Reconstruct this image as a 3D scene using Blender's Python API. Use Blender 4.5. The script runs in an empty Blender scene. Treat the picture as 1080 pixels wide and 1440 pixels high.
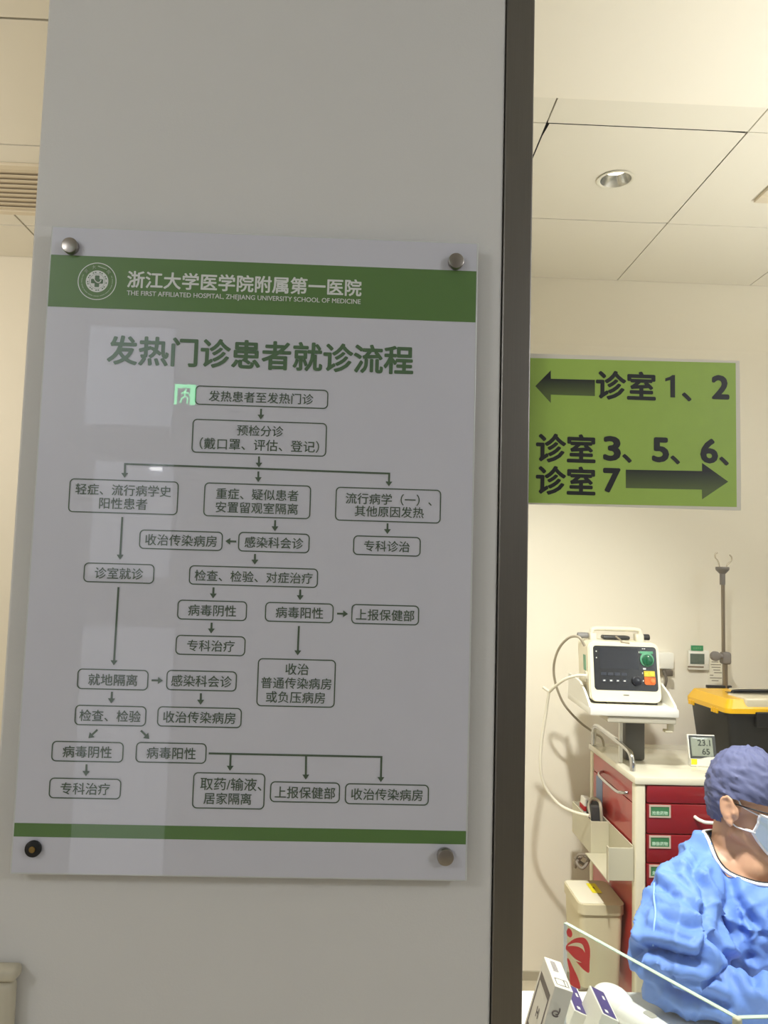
import bpy, bmesh, math, random
from mathutils import Vector, Matrix, noise
from mathutils.bvhtree import BVHTree
random.seed(7)
SC = bpy.context.scene
COL = SC.collection
PI = math.pi

# ------------------------------------------------------------------ camera
F_PX, VX, VY, ROLL = 1084.4, 505.5, 806.3, 0.0302     # focal length in px of the 1080x1440 frame, depth vanishing point, roll
_d = Vector(((VX-540)/F_PX, -(VY-720)/F_PX, -1.0)).normalized()
_u = Vector((math.sin(ROLL), math.cos(ROLL), 0.0)); _u -= _d*_u.dot(_d); _u.normalize()
_x = _d.cross(_u)
CAM = Vector((0, 0, 1.65))
RCAM = Matrix((_x, _d, _u))
cd = bpy.data.cameras.new('camera'); cam = bpy.data.objects.new('camera', cd); COL.objects.link(cam)
cd.sensor_fit = 'VERTICAL'; cd.sensor_height = 36.0; cd.lens = F_PX*36.0/1440.0
cd.clip_start = 0.02; cd.clip_end = 50
cam.matrix_world = Matrix.Translation(CAM) @ RCAM.to_4x4()
SC.camera = cam

def ray(px, py): return RCAM @ Vector(((px-540)/F_PX, -(py-720)/F_PX, -1.0))
def at(px, py, Y):
    r = ray(px, py); return CAM + r*(Y/r.y)

# ------------------------------------------------------------------ light and exposure
SC.view_settings.view_transform = 'Standard'; SC.view_settings.look = 'None'
SC.view_settings.exposure = 0.0; SC.view_settings.gamma = 1.0
SC.view_settings.use_curve_mapping = False
W = bpy.data.worlds.new('world'); SC.world = W; W.use_nodes = True
W.node_tree.nodes['Background'].inputs[0].default_value = (0.9, 0.93, 1.0, 1)
W.node_tree.nodes['Background'].inputs[1].default_value = 0.05
SC.cycles.max_bounces = 8; SC.cycles.transparent_max_bounces = 12
SC.cycles.caustics_reflective = False; SC.cycles.caustics_refractive = False
SC.cycles.sample_clamp_indirect = 4.0

def area_light(name, loc, size, power, color, rot=(0, 0, 0)):
    l = bpy.data.lights.new(name, 'AREA'); l.shape = 'RECTANGLE'; l.size, l.size_y = size
    l.energy = power; l.color = color
    o = bpy.data.objects.new(name, l); COL.objects.link(o); o.location = loc; o.rotation_euler = rot
    return o
def lamp(name, loc, power, color, r=0.12):
    l = bpy.data.lights.new(name, 'POINT'); l.energy = power; l.color = color; l.shadow_soft_size = r
    o = bpy.data.objects.new(name, l); COL.objects.link(o); o.location = loc
WARM = (1.0, 0.985, 0.955)
kl = bpy.data.lights.new('clinic_spot', 'SPOT'); kl.energy = 340; kl.color = WARM; kl.shadow_soft_size = 0.06; kl.spot_size = math.radians(74); kl.spot_blend = 1.0
ko = bpy.data.objects.new('clinic_spot', kl); COL.objects.link(ko); ko.location = (0.45, 1.50, 2.885); ko.rotation_euler = (math.radians(34), 0, math.radians(-4))   # downlight over the desk, just above the picture
area_light('clinic_light', (2.30, 1.60, 2.893), (0.5, 0.4), 7, WARM)
k2 = kl.copy(); k2.energy = 190; k2.spot_size = math.radians(80)
k2o = bpy.data.objects.new('clinic_spot', k2); COL.objects.link(k2o); k2o.location = (0.80, 1.42, 2.885)  # extra spot added to brighten the desk and the shoulder
lamp('clinic_fill', (2.55, 1.65, 2.15), 2, WARM)  # added point light without a fitting, lifts ceiling and walls
ul = bpy.data.lights.new('ceiling_fill', 'SPOT'); ul.energy = 92; ul.color = WARM; ul.shadow_soft_size = 0.12; ul.spot_size = math.radians(142); ul.spot_blend = 0.6  # added upward spot without a fitting, only brightens the ceiling
uo = bpy.data.objects.new('ceiling_fill', ul); COL.objects.link(uo); uo.location = (1.95, 1.42, 1.75); uo.rotation_euler = (PI, 0, 0)
lamp('side_room_fill', (-2.2, 1.9, 2.40), 28, (1.0, 0.95, 0.88))  # added point light that brightens the room left of the pillar
lamp('corridor_fill', (2.40, -0.95, 2.70), 52, (0.92, 0.95, 1.0), 0.2)  # this pair of point lights is added to light the pillar evenly
lamp('corridor_fill', (-1.95, -0.95, 2.70), 33, (0.92, 0.95, 1.0), 0.2)

# ------------------------------------------------------------------ materials
def lin(c):
    return tuple(((v/255)/12.92 if v/255 <= 0.04045 else ((v/255+0.055)/1.055)**2.4) for v in c)
_M = {}
def mat(name, rgb, rough=0.5, metal=0.0, var=0.0, scale=20, bump=0.0, bscale=200, coat=0.0, spec=0.5, stretch=None, sub=0.0):
    if name in _M: return _M[name]
    m = bpy.data.materials.new(name); m.use_nodes = True
    nt = m.node_tree; b = nt.nodes['Principled BSDF']; c = (*lin(rgb), 1)
    b.inputs['Base Color'].default_value = c; b.inputs['Roughness'].default_value = rough
    b.inputs['Metallic'].default_value = metal; b.inputs['Coat Weight'].default_value = coat
    b.inputs['Coat Roughness'].default_value = 0.01
    b.inputs['Specular IOR Level'].default_value = spec
    if sub: b.inputs['Subsurface Weight'].default_value = sub; b.inputs['Subsurface Radius'].default_value = (0.01, 0.004, 0.002)
    tc = nt.nodes.new('ShaderNodeTexCoord'); mp = nt.nodes.new('ShaderNodeMapping')
    nt.links.new(tc.outputs['Object'], mp.inputs[0])
    if stretch: mp.inputs['Scale'].default_value = stretch
    n = nt.nodes.new('ShaderNodeTexNoise'); n.inputs['Scale'].default_value = scale; n.inputs['Detail'].default_value = 4
    nt.links.new(mp.outputs[0], n.inputs['Vector'])
    r = nt.nodes.new('ShaderNodeMapRange'); v = max(var, 0.015)
    r.inputs[3].default_value = 1-v; r.inputs[4].default_value = 1+v
    nt.links.new(n.outputs['Fac'], r.inputs[0])
    mx = nt.nodes.new('ShaderNodeMix'); mx.data_type = 'RGBA'; mx.blend_type = 'MULTIPLY'; mx.inputs[0].default_value = 1
    mx.inputs[6].default_value = c; nt.links.new(r.outputs[0], mx.inputs[7]); nt.links.new(mx.outputs[2], b.inputs['Base Color'])
    if bump:
        n2 = nt.nodes.new('ShaderNodeTexNoise'); n2.inputs['Scale'].default_value = bscale; n2.inputs['Detail'].default_value = 3
        nt.links.new(mp.outputs[0], n2.inputs['Vector'])
        bp = nt.nodes.new('ShaderNodeBump'); bp.inputs['Strength'].default_value = bump; bp.inputs['Distance'].default_value = 0.002
        nt.links.new(n2.outputs['Fac'], bp.inputs['Height']); nt.links.new(bp.outputs[0], b.inputs['Normal'])
    _M[name] = m; return m
def emis(name, rgb, s):
    if name in _M: return _M[name]
    m = bpy.data.materials.new(name); m.use_nodes = True; b = m.node_tree.nodes['Principled BSDF']
    b.inputs['Base Color'].default_value = (*lin(rgb), 1)
    b.inputs['Emission Color'].default_value = (*lin(rgb), 1); b.inputs['Emission Strength'].default_value = s
    _M[name] = m; return m
def glass(name, tint, refl=1.0, rough=0.0):
    """thin clear sheet: fresnel mix of a clear and a mirror lobe"""
    if name in _M: return _M[name]
    m = bpy.data.materials.new(name); m.use_nodes = True; nt = m.node_tree; nt.nodes.clear()
    out = nt.nodes.new('ShaderNodeOutputMaterial'); mix = nt.nodes.new('ShaderNodeMixShader')
    t = nt.nodes.new('ShaderNodeBsdfTransparent'); t.inputs[0].default_value = (*tint, 1)
    g = nt.nodes.new('ShaderNodeBsdfGlossy'); g.inputs['Roughness'].default_value = rough
    fr = nt.nodes.new('ShaderNodeLayerWeight'); fr.inputs[0].default_value = 0.5
    pw = nt.nodes.new('ShaderNodeMath'); pw.operation = 'POWER'; pw.inputs[1].default_value = 5.0
    mu = nt.nodes.new('ShaderNodeMath'); mu.operation = 'MULTIPLY_ADD'; mu.inputs[1].default_value = 0.9*refl; mu.inputs[2].default_value = 0.035*refl
    nt.links.new(fr.outputs['Facing'], pw.inputs[0]); nt.links.new(pw.outputs[0], mu.inputs[0]); nt.links.new(mu.outputs[0], mix.inputs[0])
    nt.links.new(t.outputs[0], mix.inputs[1]); nt.links.new(g.outputs[0], mix.inputs[2]); nt.links.new(mix.outputs[0], out.inputs[0])
    _M[name] = m; return m

M_PILLAR = mat('pillar_paint', (216, 214, 210), 0.55, var=0.02, scale=6, bump=0.08, bscale=350)
M_WALL = mat('cream_wall', (238, 231, 214), 0.55, var=0.02, scale=3, bump=0.05, bscale=300)
M_CEIL = mat('ceiling_tile', (238, 233, 219), 0.8, var=0.015, scale=5)
M_GAP = mat('ceiling_gap', (22, 20, 18), 0.9)
M_FLOOR = mat('vinyl_floor', (200, 190, 168), 0.35, var=0.08, scale=9)
M_STEEL = mat('brushed_steel', (128, 124, 118), 0.33, metal=1.0, var=0.08, scale=8, bump=0.12, bscale=60, stretch=(60, 60, 1.0))
M_CHROME = mat('chrome', (205, 205, 205), 0.12, metal=1.0)
M_KNOB = mat('turned_steel', (165, 158, 150), 0.3, metal=1.0, var=0.2, scale=40)

# ------------------------------------------------------------------ object helpers
def wm(o):
    m = o.matrix_basis.copy()
    while o.parent: o = o.parent; m = o.matrix_basis @ m
    return m
def thing(name, label, cat, loc=(0, 0, 0), rot=(0, 0, 0), group=None):
    o = bpy.data.objects.new(name, None); COL.objects.link(o); o.empty_display_size = 0.05
    o.location = loc; o.rotation_euler = rot
    return tag(o, label, cat, group)
def tag(o, label, cat, group=None):
    o['label'] = label; o['category'] = cat
    if group: o['group'] = group
    return o
def obj(name, bm, m, parent=None, world=False, smooth=False, label=None):
    """links one mesh object; world=True: the mesh is in room coordinates and is brought into the parent's"""
    if parent is not None and world: bm.transform(wm(parent).inverted())
    me = bpy.data.meshes.new(name); bm.to_mesh(me); bm.free()
    for mm in (m if isinstance(m, (list, tuple)) else [m]): me.materials.append(mm)
    if smooth:
        for p in me.polygons: p.use_smooth = True
        try: me.set_sharp_from_angle(angle=math.radians(smooth if smooth > 1 else 40))
        except Exception: pass
    o = bpy.data.objects.new(name, me); COL.objects.link(o)
    if parent is not None: o.parent = parent
    if label: o['label'] = label
    return o
def struct(name, bm, m, **k):
    o = obj(name, bm, m, **k); o['kind'] = 'structure'; return o
def copy_tree(o, parent=None):
    c = o.copy(); COL.objects.link(c)
    if parent is not None: c.parent = parent
    for ch in list(o.children): copy_tree(ch, c)
    return c

def B(): return bmesh.new()
def _merge(bm, tmp, M=None):
    if M is not None: tmp.transform(M)
    me = bpy.data.meshes.new('tmp'); tmp.to_mesh(me); tmp.free(); bm.from_mesh(me); bpy.data.meshes.remove(me)
    return bm
def box(bm, lo, hi, bev=0.0, seg=2, M=None, mi=0):
    t = bmesh.new(); bmesh.ops.create_cube(t, size=1)
    s = [hi[i]-lo[i] for i in range(3)]; c = [(hi[i]+lo[i])/2 for i in range(3)]
    for v in t.verts: v.co = Vector((v.co.x*s[0]+c[0], v.co.y*s[1]+c[1], v.co.z*s[2]+c[2]))
    if bev: bmesh.ops.bevel(t, geom=list(t.edges), offset=min(bev, min(s)*0.49), segments=seg, affect='EDGES', profile=0.5)
    for f in t.faces: f.material_index = mi
    return _merge(bm, t, M)
def cyl(bm, c, r, h, axis='Z', seg=32, bev=0.0, r2=None, M=None):
    t = bmesh.new(); bmesh.ops.create_cone(t, cap_ends=True, segments=seg, radius1=r, radius2=r if r2 is None else r2, depth=h)
    if bev:
        es = [e for e in t.edges if any(len(f.verts) > 4 for f in e.link_faces)]
        bmesh.ops.bevel(t, geom=es, offset=bev, segments=2, affect='EDGES', profile=0.5)
    R = {'Z': Matrix(), 'Y': Matrix.Rotation(PI/2, 4, 'X'), 'X': Matrix.Rotation(PI/2, 4, 'Y')}[axis]
    t.transform(Matrix.Translation(c) @ R)
    return _merge(bm, t, M)
def sphere(bm, c, r, seg=24, M=None, rot=None):
    t = bmesh.new(); bmesh.ops.create_uvsphere(t, u_segments=seg, v_segments=seg//2, radius=1)
    rr = (r, r, r) if not isinstance(r, (tuple, list)) else r
    t.transform(Matrix.Translation(c) @ (rot if rot else Matrix()) @ Matrix.Diagonal((*rr, 1)))
    return _merge(bm, t, M)
def spline(pts, n=8):
    P = [Vector(p) for p in pts]; out = []
    for i in range(len(P)-1):
        p0, p1, p2, p3 = P[max(i-1, 0)], P[i], P[i+1], P[min(i+2, len(P)-1)]
        for k in range(n):
            t = k/n
            out.append(0.5*((2*p1)+(p2-p0)*t+(2*p0-5*p1+4*p2-p3)*t*t+(3*p1-p0-3*p2+p3)*t**3))
    out.append(P[-1]); return out
def tube(bm, pts, r, seg=10, caps=True, M=None, closed=False):
    t = bmesh.new(); P = [Vector(p) for p in pts]; n = len(P); rings = []
    up = None
    for i, p in enumerate(P):
        a, b = P[(i-1) % n] if closed or i else p, P[(i+1) % n] if closed or i < n-1 else p
        d = (b-a).normalized()
        if up is None:
            up = Vector((0, 0, 1)) if abs(d.z) < 0.9 else Vector((1, 0, 0))
        s = d.cross(up); 
        if s.length < 1e-6: s = d.cross(Vector((1, 0.3, 0.2)))
        s.normalize(); up = s.cross(d).normalized()
        rr = r[i] if isinstance(r, (list, tuple)) else r
        rings.append([t.verts.new(p+(s*math.cos(2*PI*k/seg)+up*math.sin(2*PI*k/seg))*rr) for k in range(seg)])
    for i in range(n if closed else n-1):
        A, C = rings[i], rings[(i+1) % n]
        for k in range(seg): t.faces.new((A[k], A[(k+1) % seg], C[(k+1) % seg], C[k]))
    if caps and not closed: t.faces.new(rings[0][::-1]); t.faces.new(rings[-1])
    bmesh.ops.recalc_face_normals(t, faces=t.faces)
    return _merge(bm, t, M)
def prism(bm, poly, y0, y1, M=None):
    """polygon in the XZ plane extruded from y0 to y1"""
    t = bmesh.new(); a = [t.verts.new((p[0], y0, p[1])) for p in poly]; b = [t.verts.new((p[0], y1, p[1])) for p in poly]
    t.faces.new(a); t.faces.new(b[::-1])
    for i in range(len(poly)):
        j = (i+1) % len(poly); t.faces.new((a[j], a[i], b[i], b[j]))
    bmesh.ops.recalc_face_normals(t, faces=t.faces)
    return _merge(bm, t, M)
def rrect(w, h, r, n=6):
    """outline of a rounded rectangle centred on 0"""
    out = []
    for cx, cz, a0 in ((w/2-r, h/2-r, 0), (-w/2+r, h/2-r, 90), (-w/2+r, -h/2+r, 180), (w/2-r, -h/2+r, 270)):
        for k in range(n+1):
            a = math.radians(a0+90*k/n); out.append((cx+r*math.cos(a), cz+r*math.sin(a)))
    return out
def ring_flat(bm, outer, inner, y, c=(0, 0)):
    """flat frame between two outlines with the same number of points"""
    A = [bm.verts.new((p[0]+c[0], y, p[1]+c[1])) for p in outer]; Bv = [bm.verts.new((p[0]+c[0], y, p[1]+c[1])) for p in inner]
    n = len(A)
    for i in range(n): bm.faces.new((A[i], Bv[i], Bv[(i+1) % n], A[(i+1) % n]))
    return bm
def flat(bm, poly, y):
    f = bm.faces.new([bm.verts.new((p[0], y, p[1])) for p in poly]); return bm
def circ(r, n=48, c=(0, 0)): return [(c[0]+r*math.cos(2*PI*k/n), c[1]+r*math.sin(2*PI*k/n)) for k in range(n)]

def text_bm(body, width, y, c, bold=0.0, height=None, rot=0.0, thick=0.0):
    """lettering in the XZ plane facing -Y, fitted to a width and centred on c=(x,z)"""
    cu = bpy.data.curves.new('t', 'FONT'); cu.body = body; cu.resolution_u = 3; cu.extrude = thick
    o = bpy.data.objects.new('t', cu); COL.objects.link(o); bpy.context.view_layer.update()
    me = bpy.data.meshes.new_from_object(o.evaluated_get(bpy.context.evaluated_depsgraph_get()))
    bpy.data.objects.remove(o); bpy.data.curves.remove(cu)
    b = bmesh.new(); b.from_mesh(me); bpy.data.meshes.remove(me)
    xs = [v.co.x for v in b.verts]; ys = [v.co.y for v in b.verts]
    cx, cy, w, h = (min(xs)+max(xs))/2, (min(ys)+max(ys))/2, max(xs)-min(xs), max(ys)-min(ys)
    sx = width/w if width else height/h; sy = height/h if height else sx
    if bold:
        src = b; b = bmesh.new()
        for k in range(9):
            me = bpy.data.meshes.new('t'); src.to_mesh(me); n0 = len(b.verts); b.from_mesh(me); bpy.data.meshes.remove(me); b.verts.ensure_lookup_table()
            dx, dy = (0, 0) if k == 8 else (bold*math.cos(k*PI/4), bold*math.sin(k*PI/4))
            for v in b.verts[n0:]: v.co.x += dx; v.co.y += dy; v.co.z += 0.0004*k/sx*1e-3
        src.free()
    cr, sr = math.cos(rot), math.sin(rot)
    for v in b.verts:
        X, Z, D = (v.co.x-cx)*sx, (v.co.y-cy)*sy, v.co.z
        v.co = Vector((c[0]+X*cr-Z*sr, y-D, c[1]+X*sr+Z*cr))
    for f in b.faces:
        if not thick and f.normal.y > 0: f.normal_flip()
    b.normal_update()
    for f in b.faces:
        if not thick and f.normal.y > 0: f.normal_flip()
    return b

# ================================================================== THE SETTING
YB = 3.303                 # back wall
ZC = 2.98                  # ceiling tiles
YP = 1.105                 # pillar face
struct('floor', box(B(), (-3.2, -2.2, -0.05), (3.4, 3.5, 0.0)), M_FLOOR)
b = B(); box(b, (-3.2, YB, 0), (3.4, YB+0.12, 3.15)); struct('wall_back', b, M_WALL)
struct('wall_right', box(B(), (3.2, 1.2, 0), (3.32, YB, 3.15)), M_WALL)
struct('wall_left', box(B(), (-3.12, -2.1, 0), (-3.0, YB, 3.15)), M_WALL)
struct('wall_partition', box(B(), (-0.22, 1.47, 0), (-0.10, YB, 3.15)), M_WALL)
struct('baseboard_back', box(B(), (-0.10, YB-0.008, 0), (3.2, YB, 0.035)), mat('baseboard_grey', (176, 168, 148), 0.4))

def tiles(name, x_lines, y_lines, gap=0.0045, hole=None):
    b = B()
    for i in range(len(x_lines)-1):
        for j in range(len(y_lines)-1):
            lo, hi = (x_lines[i]+gap/2, y_lines[j]+gap/2), (x_lines[i+1]-gap/2, y_lines[j+1]-gap/2)
            if hole and lo[0] < hole[0] < hi[0] and lo[1] < hole[1] < hi[1]:
                inner = circ(0.0505, 48, hole); outer = []
                for p in inner:
                    dx, dy = p[0]-hole[0], p[1]-hole[1]
                    k = min(((hi[0]-hole[0]) if dx > 0 else (lo[0]-hole[0]))/dx if abs(dx) > 1e-6 else 9, ((hi[1]-hole[1]) if dy > 0 else (lo[1]-hole[1]))/dy if abs(dy) > 1e-6 else 9)
                    outer.append((hole[0]+dx*k, hole[1]+dy*k))
                A = [b.verts.new((p[0], p[1], ZC)) for p in inner]; Q = [b.verts.new((p[0], p[1], ZC)) for p in outer]
                for q in range(48): b.faces.new((A[q], A[(q+1) % 48], Q[(q+1) % 48], Q[q]))
                continue
            box(b, (*lo, ZC), (*hi, ZC+0.012))
    box(b, (x_lines[0], y_lines[0], ZC+0.06), (x_lines[-1], y_lines[-1], ZC+0.07), mi=1)
    return struct(name, b, [M_CEIL, M_GAP])
tiles('ceiling', [-0.10, 0.509, 1.106, 1.703, 2.30, 2.90, 3.2], [1.15, 1.548, 2.146, 2.744, YB], hole=(0.812, 2.443))
tiles('ceiling.001', [-3.0, -2.55, -1.955, -1.36, -0.765, -0.22], [0.65, 1.235, 1.814, 2.393, 2.986, YB], 0.008)
struct('ceiling.002', box(B(), (-3.2, -2.1, ZC+0.001), (3.4, 0.65, ZC+0.03)), mat('corridor_ceiling', (200, 200, 196), 0.8))
struct('ceiling.003', box(B(), (0.6501-0.87, 0.65, ZC+0.001), (3.4, 1.105, ZC+0.03)), mat('corridor_ceiling', (200, 200, 196), 0.8))
# plaster bulkhead over the window, its underside is what the photograph shows
b = B(); box(b, (0.2, 1.16, 2.90), (3.2, 1.905, 2.978)); struct('trim_1', b, mat('plaster_soffit', (250, 244, 230), 0.7, var=0.01))
# header over the glass
struct('wall_header', box(B(), (0.2415, 1.105, 2.62), (3.2, 1.16, 3.0)), M_PILLAR)
struct('wall_counter', box(B(), (0.2415, 1.105, 0), (3.2, 1.155, 0.70)), M_PILLAR)
b = B(); box(b, (-0.491, YP, 0), (0.198, 1.47, 3.0), 0.004); struct('wall_pillar', b, M_PILLAR)
b = B(); box(b, (0.1985, YP-0.003, 0), (0.2412, 1.20, 3.0), 0.002); struct('trim_2', b, M_STEEL)
b = B(); box(b, (0.2415, 1.134, 0.735), (1.9, 1.142, 2.62)); struct('window_1', b, glass('window_glass', (0.975, 0.985, 0.975), 0.9))
# the corridor behind the camera (seen only in reflections)
struct('wall_front', box(B(), (-3.2, -2.2, 0), (3.4, -2.0, 3.15)), mat('corridor_wall', (160, 158, 156), 0.6))
struct('wall_corridor', box(B(), (3.2, -2.0, 0), (3.32, 1.105, 3.15)), mat('corridor_wall', (160, 158, 156), 0.6))

# ================================================================== BOARD ON THE PILLAR
YS = 1.08
BX0, BX1, BZ0, BZ1 = -0.4545, 0.1581, 1.2369, 2.1327
def bp(px, py):
    p = at(px, py, YS); return (p.x, p.z)
BC = Vector(((BX0+BX1)/2, YS, (BZ0+BZ1)/2))
board = thing('information_board', 'large white acrylic board with green bands and a patient flow chart, on the grey pillar', 'information board', BC)
GL = dict(rough=0.35, coat=1.0)
M_ACR = mat('acrylic_slab', (205, 208, 206), 0.2, coat=1.0)
M_PAPER = mat('print_white', (205, 205, 214), var=0.01, **GL)
M_GREEN = mat('print_green', (86, 122, 62), var=0.02, **GL)
M_DGREEN = mat('print_dark_green', (78, 108, 74), **GL)
M_LINE = mat('print_line', (74, 92, 72), **GL)
M_PWHITE = mat('print_light', (222, 224, 220), **GL)
obj('acrylic_panel', box(B(), (BX0, YS+0.0006, BZ0), (BX1, YS+0.0085, BZ1), 0.0008), M_ACR, board, True)
INS = 0.0022
obj('print_sheet', box(B(), (BX0+INS, YS, BZ0+INS), (BX1-INS, YS+0.0006, BZ1-INS)), M_PAPER, board, True)
def band(name, y_top, y_bot):
    zt, zb = bp(350, y_top)[1], bp(350, y_bot)[1]
    return obj(name, flat(B(), [(BX0+INS, zb), (BX1-INS, zb), (BX1-INS, zt), (BX0+INS, zt)], YS-0.0003), M_GREEN, board, True)
header = band('header_band', 369.0, 441.5); footer = band('footer_band', 1163.0, 1182.0)
YT = YS-0.0006
def width_px(cx, cy, w):
    return bp(cx+w/2, cy)[0]-bp(cx-w/2, cy)[0]
def caption(name, body, cx, cy, w, m, parent, bold=0.0, hpx=None):
    h = None
    if hpx: h = bp(cx, cy-hpx/2)[1]-bp(cx, cy+hpx/2)[1]
    return obj(name, text_bm(body, width_px(cx, cy, w), YT, bp(cx, cy), bold, h), m, parent, True)
caption('hospital_name', '浙江大学医学院附属第一医院', 344.5, 399.0, 329, M_PWHITE, header, 0.022)
caption('english_name', 'THE FIRST AFFILIATED HOSPITAL, ZHEJIANG UNIVERSITY SCHOOL OF MEDICINE', 343.5, 419.3, 329, M_PWHITE, header, 0.012, 8.6)
# round emblem: outer ring, inner rings, cross with a curved tube
ec = bp(136.7, 395.8); px = width_px(137, 396, 1)
b = B()
ring_flat(b, circ(27.3*px), circ(26.1*px), YT, ec)
ring_flat(b, circ(15.9*px), circ(11.0*px), YT, ec)
ring_flat(b, circ(10.6*px), circ(0.3*px), YT+0.0001, ec)
obj('emblem', b, M_PWHITE, header, True)
b = B(); 
for k in range(90):
    a = math.radians(-205+230*k/90)
    if k % 9 in (4,): continue
    c0, s0, c1, s1 = math.cos(a), math.sin(a), math.cos(a+0.03), math.sin(a+0.03)
    flat(b, [(ec[0]+21.0*px*c0, ec[1]+21.0*px*s0), (ec[0]+22.2*px*c0, ec[1]+22.2*px*s0), (ec[0]+22.2*px*c1, ec[1]+22.2*px*s1), (ec[0]+21.0*px*c1, ec[1]+21.0*px*s1)], YT)
for ch, a in zip('浙大一院', (138, 105, 72, 42)):
    ar = math.radians(a)
    t = text_bm(ch, None, YT, (ec[0]+21.2*px*math.cos(ar), ec[1]+21.2*px*math.sin(ar)), 0.01, (1.2 if ch == '一' else 5.2)*px, ar-PI/2)
    _merge(b, t)
obj('emblem_lettering', b, mat('print_pale_green', (176, 192, 164), **GL), header, True)
b = B(); y_ = YT-0.0002
for w_, h_, oz in ((6.4, 17.0, 0), (17.0, 6.4, 0)):
    flat(b, [(ec[0]+p[0]*px, ec[1]+p[1]*px) for p in rrect(w_, h_, 0.8, 2)], y_-(0.0001 if w_ > 10 else 0))
for k in range(26):
    a0 = 2*PI*k/26
    if k % 3 == 0: continue
    flat(b, [(ec[0]+r_*px*math.cos(a0+t_), ec[1]+r_*px*math.sin(a0+t_)) for r_, t_ in ((12.4, 0), (13.9, 0), (13.9, 0.16), (12.4, 0.16))], y_)
obj('emblem_cross', b, M_DGREEN, header, True)
b = B(); S = spline([(ec[0]+p[0]*px, YT-0.0004, ec[1]+p[1]*px) for p in ((-4, 3), (-1.5, -0.5), (2, -2.2), (5, -0.2), (5.5, 2))], 6)
tube(b, S, 0.75*px, 6); obj('emblem_tube', b, M_PWHITE, header, True)
caption('title_lettering', '发热门诊患者就诊流程', 367.5, 499.5, 429, M_DGREEN, board, 0.025)

BOXES = [  # cx, cy, w, h, [(text, cx, cy, w), ...]
 (368.2, 558.7, 187.5, 27, [('发热患者至发热门诊', 367.5, 559.3, 147)]),
 (365, 615.7, 189.5, 47.5, [('预检分诊', 366, 606, 65), ('（戴口罩、评估、登记）', 365, 626, 168)]),
 (174, 698.6, 154, 47.5, [('轻症、流行病学史', 173.7, 689.3, 134.5), ('阳性患者', 173.5, 708.3, 67.5)]),
 (362, 704.3, 150.5, 47.5, [('重症、疑似患者', 362, 695.6, 115.5), ('安置留观室隔离', 361.3, 714.4, 115.5)]),
 (546, 710.4, 148.5, 47.5, [('流行病学（一）、', 546.8, 702.3, 121), ('其他原因发热', 547.5, 719.8, 97)]),
 (254.7, 759.8, 117.5, 27.3, [('收治传染病房', 254.7, 760, 100.5)]),
 (385.3, 763, 100.5, 27.6, [('感染科会诊', 385.4, 763.3, 82.5)]),
 (544.2, 767.8, 95, 27.6, [('专科诊治', 544, 768.2, 64)]),
 (167.5, 806, 99.5, 27.7, [('诊室就诊', 167.6, 806.3, 68)]),
 (356.8, 810.8, 181.5, 27.3, [('检查、检验、对症治疗', 357, 811.2, 166)]),
 (298.5, 858.3, 98, 28, [('病毒阴性', 298.5, 858.6, 67.5)]),
 (421, 861.4, 96.4, 27.8, [('病毒阳性', 421.2, 861.6, 66.7)]),
 (541.8, 864.4, 95.3, 28, [('上报保健部', 541.6, 865, 82)]),
 (296.2, 907.7, 98.3, 28, [('专科治疗', 296.7, 908.2, 66.6)]),
 (416.7, 960.3, 110, 67.6, [('收治', 417.8, 941, 32.4), ('普通传染病房', 416.8, 960.8, 98.8), ('或负压病房', 415.7, 980.6, 83)]),
 (158.8, 955.5, 100.2, 29, [('就地隔离', 158.9, 956, 68.8)]),
 (283.6, 957.2, 99.2, 28.6, [('感染科会诊', 283.5, 957.8, 85)]),
 (155.6, 1006.3, 100.7, 28.7, [('检查、检验', 155, 1006.6, 86)]),
 (280.7, 1008.5, 118.8, 28.5, [('收治传染病房', 280.5, 1008.9, 101.6)]),
 (123.3, 1057, 101.3, 29, [('病毒阴性', 122.9, 1057.3, 69)]),
 (240.8, 1058.6, 99.6, 29, [('病毒阳性', 241, 1059, 69)]),
 (119.8, 1108.7, 101.3, 29.2, [('专科治疗', 120, 1109, 69.4)]),
 (321.8, 1112, 101.6, 51, [('取药/输液、', 325, 1102.6, 86), ('居家隔离', 320, 1122.9, 67)]),
 (429, 1114, 98.4, 29.3, [('上报保健部', 429, 1114.6, 84.5)]),
 (544.2, 1117, 118, 29.5, [('收治传染病房', 544.2, 1117.3, 100.5)]),
]
for cx, cy, w, h, lines in BOXES:
    c = bp(cx, cy); W_ = width_px(cx, cy, w); H_ = bp(cx, cy-h/2)[1]-bp(cx, cy+h/2)[1]; lw = 1.5*px
    fb = obj('flow_box', ring_flat(B(), rrect(W_, H_, 6.5*px), rrect(W_-2*lw, H_-2*lw, 5.2*px), YT, c), M_LINE, board, True)
    for body, tx, ty, tw in lines: caption('caption', body, tx, ty, tw, M_LINE, fb, 0.006)
def arrow(pts, head=True, lw=2.6, hw=9.5, hl=6.8):
    P = [Vector((*bp(*p), 0)) for p in pts]; b = B(); lw *= px; hw *= px; hl *= px
    for i in range(len(P)-1):
        a, e = P[i].copy(), P[i+1].copy(); d = (e-a).normalized(); n = Vector((-d.y, d.x, 0))*lw/2
        if i < len(P)-2: e += d*lw/2
        elif head: e -= d*hl*0.8
        flat(b, [(q.x, q.y) for q in (a+n, a-n, e-n, e+n)][::-1], YT-0.0001*i)
    if head:
        e = P[-1]; d = (P[-1]-P[-2]).normalized(); n = Vector((-d.y, d.x, 0))*hw/2
        flat(b, [(q.x, q.y) for q in (e, e-d*hl-n, e-d*hl+n)], YT-0.0003)
    for f in b.faces:
        f.normal_update()
        if f.normal.y > 0: f.normal_flip()
    obj('flow_arrow', b, M_LINE, board, True)
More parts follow.
